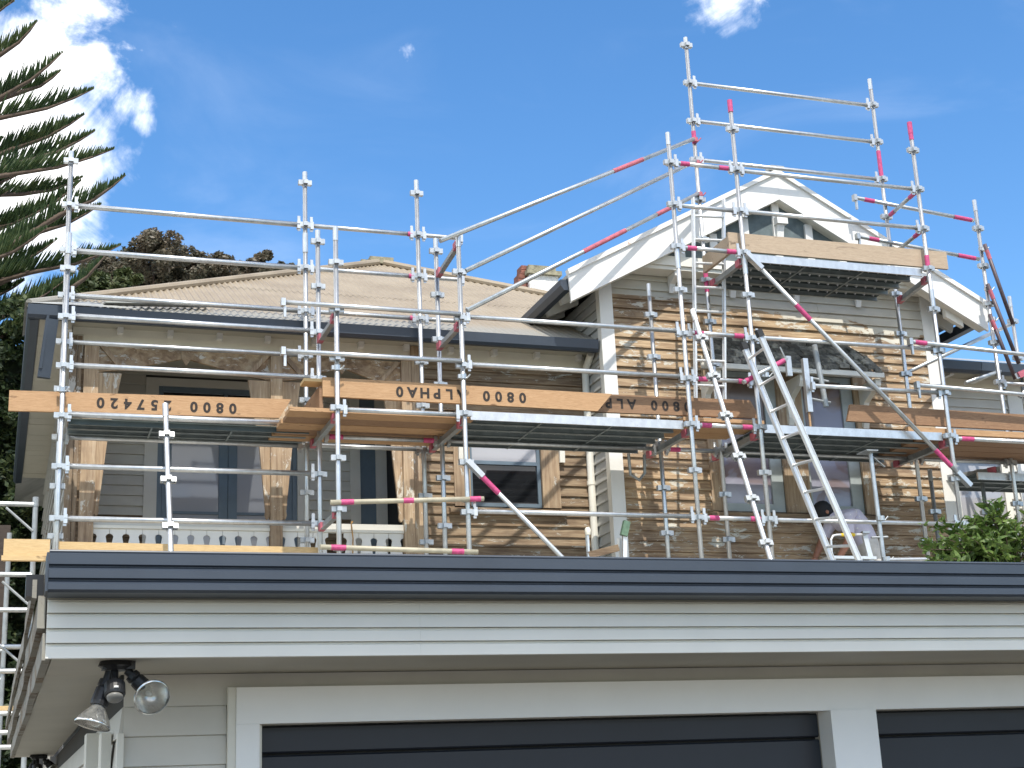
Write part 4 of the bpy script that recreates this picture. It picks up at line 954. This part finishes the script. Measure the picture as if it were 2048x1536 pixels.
# ================================================================== SIDE TOWER at far left
tw=thing('access_tower','thin aluminium access tower with rungs at the far left of the garage','scaffold tower',(-.4,14.6,g1))
for x,y in ((.315,14.6),(.10,15.6),(-1.4,14.6),(-1.4,15.6)): mk('standard',join(tube((x,y,base),(x,y,3.10 if y<15 else 2.95),.025,10),tube((x,y,3.02),(x,y,3.11),.03,10)) if y<15 else tube((x,y,base),(x,y,2.95),.025,10),'galv_old',tw)
for z in (3.04,2.37,2.04,1.70,1.48,1.10,.93,.80): mk('rung',tube((-1.4,14.6,z),(.315,14.6,z),.024,10),'galv',tw)
for z in (1.78,1.50,1.15,.85): mk('rung',tube((-1.4,15.6,z),(.10,15.6,z),.02,8),'galv_old',tw)
for z in (3.0,2.3,1.72): mk('brace',tube((.05,14.58,z),(.30,14.58,z-.22),.012,8),'galv_old',tw)
lb=mk('tower_plank',box(-1.3,.22,14.65,14.9,1.12,1.17),'pine_pale',tw)

# ================================================================== PAINTER
def painter():
    J=[((9.31,14.45,2.70),.165),((9.23,14.45,2.90),.168),((9.11,14.47,3.04),.175),((8.98,14.49,3.10),.15),((8.92,14.51,3.09),.062),((8.86,14.525,3.10),.058),  # pelvis..neck 0-5
       ((8.84,14.53,3.12),.085),((8.80,14.54,3.155),.098),((8.765,14.55,3.19),.085),   # head 6-8
       ((9.33,14.36,2.55),.100),((9.27,14.33,2.22),.070),((9.36,14.30,1.92),.048),((9.22,14.29,1.86),.038), # near leg 9-12
       ((9.34,14.56,2.55),.100),((9.20,14.58,2.22),.070),((9.30,14.60,1.92),.048),((9.15,14.60,1.86),.038), # far leg
       ((8.99,14.32,3.05),.080),((8.96,14.28,2.80),.052),((8.84,14.34,2.60),.036),((8.79,14.38,2.53),.03), # near arm 17-20
       ((8.97,14.66,3.05),.080),((8.86,14.70,2.84),.052),((8.74,14.66,2.68),.036),((8.69,14.62,2.62),.03)] # far arm
    E=[(0,1),(1,2),(2,3),(3,4),(4,5),(5,6),(6,7),(7,8),(0,9),(9,10),(10,11),(11,12),(0,13),(13,14),(14,15),(15,16),(3,17),(17,18),(18,19),(19,20),(3,21),(21,22),(22,23),(23,24)]
    base_=(9.28,14.44,1.815)
    me=bpy.data.meshes.new('person'); me.from_pydata([j[0] for j in J],E,[])
    ob=bpy.data.objects.new('tmp',me); COL.objects.link(ob)
    md=ob.modifiers.new('s','SKIN'); md.use_smooth_shade=True; sb=ob.modifiers.new('d','SUBSURF'); sb.levels=2; sb.render_levels=2
    for v,(p,r) in zip(me.skin_vertices[0].data,J): v.radius=(r,r)
    me.skin_vertices[0].data[0].use_root=True
    bpy.context.view_layer.update()
    m2=bpy.data.meshes.new_from_object(ob.evaluated_get(bpy.context.evaluated_depsgraph_get())); bpy.data.objects.remove(ob)
    P=[Vector(j[0]) for j in J]
    for k in ('shirt','trouser','skin','boot'): m2.materials.append(M[k])
    def seg(p):
        b=(9,0)
        for i,(a,c) in enumerate(E):
            ab=P[c]-P[a]; t=max(0,min(1,(p-P[a]).dot(ab)/ab.length_squared)); dd=(p-(P[a]+ab*t)).length-(J[a][1]*(1-t)+J[c][1]*t)
            if dd<b[0]: b=(dd,i,t)
        return b
    for f in m2.polygons:
        _,i,t=seg(f.center)
        f.material_index={0:0,1:0,2:0,3:0,4:2,5:2,6:2,7:2}.get(i, 1 if i in (8,9,12,13) or (i in (10,14) ) else 3 if i in (11,15) else 0 if i in (16,20) or (i in (17,21) and t<.75) else 2)
        if i==0 and t<.45: f.material_index=1
        if i in (10,14) and f.center.z<1.97: f.material_index=3
        f.use_smooth=True
    o=bpy.data.objects.new('person',m2); link(o,None,(0,0,0)); tag(o,'painter in a pale lilac shirt, white trousers and black cap bending at the window sill','person')
    m2.transform(Matrix.Translation(-Vector(base_))); o.location=base_; W[o.name]=Vector(base_)
    hd=Vector((8.80,14.54,3.165)); ax=Vector((-.55,.2,.75)).normalized()
    mk('cap',join(lathe([(-.03,.106),(0.0,.112),(.04,.108),(.075,.085),(.10,.045),(.108,0)],hd,ax,18)),'hair',o,smooth=True)
    mk('hair',lathe([(-.09,.07),(-.06,.098),(-.025,.106),(0,.107)],hd+Vector((.012,-.004,0)),ax,18),'hair',o,smooth=True)
    # face: nose, ears
    mk('nose',lathe([(0,.016),(.025,.012),(.035,0)],hd+Vector((-.085,.02,-.05)),(-.8,.2,-.5),8),'skin',o,smooth=True)
    for sy in (-1,1): mk('ear',lathe([(0,.024),(.01,.026),(.018,.01),(.018,0)],hd+Vector((.005,sy*.095,-.035)),(.2,sy,0),8),'skin',o,smooth=True)
    # hands with fingers closed on a scraper
    for hx,hy,hz,sx in ((8.785,14.385,2.525,1),(8.685,14.615,2.615,-1)):
        hand=mk('hand',path([(hx+.02,hy-.005,hz+.02),(hx-.01,hy+.005,hz-.015),(hx-.04,hy+.015,hz-.035)],[.028,.036,.03],8),'skin',o,smooth=True)
        for q in range(4):
            oy=(q-1.5)*.019; L=(.055,.066,.062,.048)[q]
            mk('finger',path([(hx-.04,hy+.015+oy,hz-.035),(hx-.04-L*.6,hy+.02+oy,hz-.05),(hx-.04-L*.75,hy+.03+oy,hz-.075)],[.0095,.009,.007],6),'skin',hand,smooth=True)
        mk('finger',path([(hx-.005,hy-.03,hz-.01),(hx-.035,hy-.045,hz-.035),(hx-.06,hy-.04,hz-.05)],[.011,.010,.008],6),'skin',hand,smooth=True)
    rnd=random.Random(4)
    spots=[]
    for _ in range(22):
        # paint spatters on the back of the shirt (near side)
        t=rnd.random(); c=Vector((9.24,14.45,2.84)).lerp(Vector((8.99,14.48,3.07)),t); an=rnd.uniform(-.4,1.5)
        off=Vector((.5,0,.5)).normalized()*math.sin(an)+Vector((0,-1,0))*math.cos(an)
        # cast back on the body surface
        ok,lo,nr,_i=o.ray_cast(o.matrix_world.inverted()@(c+off*.5) if False else (c+off*.5-Vector(base_)),-off)
        if ok: spots.append(tube(lo+nr*.0002+Vector(base_),lo+nr*.0022+Vector(base_),rnd.uniform(.005,.012),6))
    if spots: mk('paint_spatter',join(*spots),'white',o)
    return o
painter()
sc=thing('scraper','paint scraper in the hand of the painter','scraper',(8.72,14.41,2.47)); mk('handle',tube((8.75,14.40,2.495),(8.68,14.43,2.445),.013,8),'pine_dark',sc); mk('blade',bar((8.68,14.43,2.445),(8.64,14.45,2.42),.05,.003),'galv',sc)

# ================================================================== VEGETATION
def quads(name,V,mat,parent,n=4):
    V=np.asarray(V,dtype=np.float32).reshape(-1,3); me=bpy.data.meshes.new(name); k=len(V)//n
    me.vertices.add(len(V)); me.vertices.foreach_set('co',V.ravel()); me.loops.add(len(V)); me.loops.foreach_set('vertex_index',np.arange(len(V),dtype=np.int32))
    me.polygons.add(k); me.polygons.foreach_set('loop_start',np.arange(0,len(V),n,dtype=np.int32)); me.polygons.foreach_set('loop_total',np.full(k,n,dtype=np.int32))
    me.materials.append(M[mat]); me.update(calc_edges=True); o=bpy.data.objects.new(name,me); return link(o,parent)
def at(px,py,Y):
    d=pixdir(px,py); return d*(Y/d.y)
# --- Norfolk pine
PT=Vector((-4.6,27.0,g1))
np_=thing('norfolk_pine','tall dark Norfolk pine with upswept feathery branches at the left edge','tree',PT)
mk('trunk',path([PT,PT+Vector((0,0,9)),PT+Vector((.05,0,18)),PT+Vector((0,0,24))],[.42,.33,.18,.04],12),'bark',np_,smooth=True)
def fingers(pts,rng,dens=36,Lmax=.5,spread=.5):
    """comb of upswept needle-clad fingers along a branch"""
    Q=[]; n=len(pts)
    seg=[(pts[i],pts[i+1]) for i in range(n-1)]; tot=sum((b-a).length for a,b in seg); acc=0
    for a,b in seg:
        L=(b-a).length; d=(b-a).normalized(); side=d.cross(Vector((0,0,1))).normalized(); upn=side.cross(d)
        for k in range(int(L*dens)+1):
            t=(k+rng.random())/(L*dens+1); p=a+(b-a)*t; f=(acc+L*t)/tot
            ln=Lmax*(.12+.88*min(1,(1-f)*6))*rng.uniform(.7,1.1)
            for s in (-1,1):
                ang=rng.uniform(.55,1.35)
                dr=(d*rng.uniform(.55,.85)+upn*math.sin(ang)*.8+side*(s*spread*math.cos(ang))).normalized()
                m=p+dr*ln*.5; e=m+(dr*.9+Vector((0,0,.22))+d*.12).normalized()*ln*.5
                r=rng.uniform(.012,.019)
                w1=dr.cross(Vector((.3,.9,.2))).normalized(); w2=dr.cross(w1)
                for wv in (w1,w2):
                    Q+=[p-wv*r*.8,p+wv*r*.8,m+wv*r,m-wv*r, m-wv*r,m+wv*r,e+wv*r*.15,e-wv*r*.15]
        acc+=L
    return Q
rng=random.Random(11)
BRS=[((75,42),(0,110),26.5),((125,105),(0,195),26.0),((122,141),(40,185),27.0),((187,178),(0,236),25.5),((169,229),(20,300),26.5),((190,262),(40,325),25.8),((228,298),(0,352),25.3),
     ((252,350),(120,430),25.0),((203,408),(60,470),26.5),((95,455),(-40,530),25.2),((242,490),(60,545),26),((215,505),(130,585),25.2),((130,560),(-30,650),25.5),((20,380),(-90,420),27.5),((75,520),(-60,560),27.2),
     ((150,545),(20,620),27.6),((60,640),(-80,700),25.6),((48,700),(-60,770),26.4),((44,790),(-70,830),25.4),((36,860),(-60,930),26),((25,930),(-80,990),25.5),((70,600),(-40,640),26.8),((30,745),(-90,760),27.2),((20,830),(-80,860),27.4),((50,560),(-70,610),27.8)]
for k in range(26):
    ty=rng.uniform(-40,960); tx=rng.uniform(-40,30+min(170,max(0,ty)*.5)) if ty<560 else rng.uniform(0,55); BRS.append(((tx,ty),(tx-rng.uniform(90,140),ty+rng.uniform(30,75)),rng.uniform(27.2,29.5)))
for (tip,mid,Y) in BRS:
    t_=at(*tip,Y); m_=at(*mid,Y+.4); root=Vector((PT.x,PT.y,0)); 
    dirn=(m_-t_); root=m_+dirn.normalized()*max(.5,(m_.x-PT.x)/max(.25,-dirn.normalized().x)*.85) if dirn.x<-.1 else m_
    root=Vector((max(root.x,PT.x),root.y*.3+PT.y*.7,root.z+.2))
    ctl=[root,m_.lerp(root,.5)+Vector((0,0,-.12)),m_,m_.lerp(t_,.5)+Vector((0,0,-.10)),m_.lerp(t_,.8)+Vector((0,0,-.06)),t_]
    b=mk('branch',path(ctl,[.075,.06,.045,.03,.02,.006],6),'bark',np_,smooth=True)
    quads('foliage',[tuple(v) for v in fingers(ctl,rng)],'pine_leaf',b)
# --- crowns made of leaf clumps
def crown(parent,blobs,n,size,mat,rs,name='crown',up=.3):
    r=np.random.RandomState(rs); out=[]
    tot=sum(b[3]**2 for b in blobs)
    for (cx,cy,cz,R) in blobs:
        k=int(n*R**2/tot); nclump=max(6,int(26*R)); cl=r.normal(size=(nclump,3)); cl/=np.linalg.norm(cl,axis=1)[:,None]; cl*=(R*r.uniform(.6,1.0,size=(nclump,1)))
        c=cl[r.randint(0,nclump,k)]; q=r.normal(size=(k,3)); q/=np.linalg.norm(q,axis=1)[:,None]; q*=(R*.30*r.uniform(.2,1,size=(k,1))**.5)
        p=c+q; p[:,2]*=.85; p+=np.array([cx,cy,cz])
        a=r.normal(size=(k,3)); a[:,2]*=.6; a/=np.linalg.norm(a,axis=1)[:,None]; b=np.cross(a,r.normal(size=(k,3))); b/=np.linalg.norm(b,axis=1)[:,None]
        s=size*r.uniform(.6,1.3,size=(k,1)); out.append(np.stack([p-a*s,p+b*s*.5,p+a*s,p-b*s*.5],1))
    return quads(name,np.concatenate(out),mat,parent)
def big_tree(label,px,Y,blobs_px,n,mat,rs,size=.10):
    b0=at(*px,Y); base_=Vector((b0.x,Y,g1)); t=thing('pohutukawa_tree',label,'tree',base_,'dark trees behind the roof')
    bl=[]
    for x,y,R in blobs_px: p=at(x,y,Y); bl.append((p.x,Y+random.uniform(-.8,.8),p.z,R))
    mk('trunk',path([base_,base_+Vector((.2,0,(b0.z-g1)*.5)),b0],[.4,.3,.12],8),'bark',t)
    for x,y,z,R in bl[:6]: mk('limb',path([base_+Vector((.2,0,(b0.z-g1)*.55)),Vector((x,y,z))],[.16,.04],6),'bark',t)
    crown(t,bl,n,size,mat,rs); return t
big_tree('rounded brown-green pohutukawa crown above the left of the iron roof',(320,600),40,[(215,545,.75),(255,530,.8),(300,545,.95),(345,545,1.0),(390,550,.9),(425,575,.8),(340,520,.35),(445,590,.6),(270,585,.9),(350,590,1.0)],52000,'pohu_leaf',1,.062)
big_tree('small dark pohutukawa crown just left of the roof peak, behind scaffold',(520,590),42,[(500,560,.7),(535,545,.65),(556,555,.5),(520,580,.8),(478,572,.45)],24000,'pohu_leaf',2,.062)
big_tree('olive green bushy crown low between the pine and the brown crown',(200,620),36,[(205,580,.6),(235,570,.5),(170,590,.6),(190,610,.8),(240,600,.7)],12000,'pohu_green',3,.08)
# --- peach bush at lower right
pb=thing('peach_tree','bright green peach bush with curled leaves at the lower right','bush',(9.3,11.95,g1))
r=random.Random(5); twigs=[]; LV=[]
cen=at(1995,1095,11.95)
mk('trunk',path([(9.3,11.95,g1),(9.28,11.95,1.2),(9.25,11.95,1.7)],[.05,.04,.03],8),'bark',pb,smooth=True)
for k in range(84):
    a=r.uniform(0,2*math.pi); el=r.uniform(.1,1.5); L=r.uniform(.45,.82)
    if k<42: a=r.uniform(2.5,3.8)
    d=Vector((math.cos(a)*math.cos(el)*1.05,math.sin(a)*math.cos(el)*.8,math.sin(el)*.78))
    p0=Vector((9.25,11.95,1.98+r.uniform(-.2,.2)))+d*.15; p1=p0+d*L; 
    if p1.z>2.80: p1.z=2.80-r.random()*.2
    pm=p0.lerp(p1,.5)+Vector((0,0,.06)); twigs.append(path([p0,pm,p1],[.008,.006,.003],5))
    n=int(L*46)
    for j in range(n):
        t=.2+.8*j/n+r.uniform(-.02,.02); p=(p0*(1-t)**2+pm*2*t*(1-t)+p1*t*t)
        dr=Vector((r.uniform(-1,1),r.uniform(-1,1),r.uniform(-.5,.9))).normalized(); ln=r.uniform(.09,.15); wd=ln*r.uniform(.10,.155)
        sd=dr.cross(Vector((r.uniform(-1,1),r.uniform(-1,1),r.uniform(-1,1)))).normalized(); curl=dr.cross(sd)*r.uniform(-1.2,2.0)
        pts=[]; c=p.copy(); dd=dr.copy()
        for s in range(5):
            pts.append(c.copy()); c=c+dd*ln/4; dd=(dd+curl*.42+Vector((0,0,-.12))).normalized()
        ws=[.25,1,1,.7,.08]
        for s in range(4):
            LV+=[pts[s]-sd*wd*ws[s],pts[s]+sd*wd*ws[s],pts[s+1]+sd*wd*ws[s+1],pts[s+1]-sd*wd*ws[s+1]]
mk('twigs',join(*twigs),'bark',pb); quads('foliage',[tuple(v) for v in LV],'peach_leaf',pb)
# --- dark hedge and fence left of the house
hb=thing('hedge','tall dark conifer hedge beyond the left side of the house','hedge',(-2.5,25,g1))
mk('core',box(-7,2.2,25.9,26.6,g1,8.0),'hedge_leaf',hb)
crown(hb,[(x_+random.uniform(-.2,.2),25.3+random.uniform(-.2,.2),.6+k*.7,.62) for k in range(12) for x_ in (-.6,0,.6,1.2)]+[(-1.6,25.6,.6+k*.9,.9) for k in range(9)],52000,.065,'hedge_leaf',6,'foliage')
fc=thing('garden_shed','dark timber shed with pale green boards low at the far left','shed',(-1.3,17.5,g1))
mk('wall',box(-3,.12,17.5,18.5,g1,3.4),'dark_timber',fc)
for z,m in ((2.62,'green_board'),(2.50,'green_board')): mk('board',box(-3,.07,17.44,17.48,z,z+.085),m,fc)
for z in (1.15,1.4,1.68,1.95,2.2,2.85,3.1): mk('board',box(-3,.10,17.455,17.49,z,z+.2),'dark_timber',fc)
for x in (.02,): mk('post',box(x-.03,x+.09,17.36,17.43,g1,3.1),'dark_timber',fc)
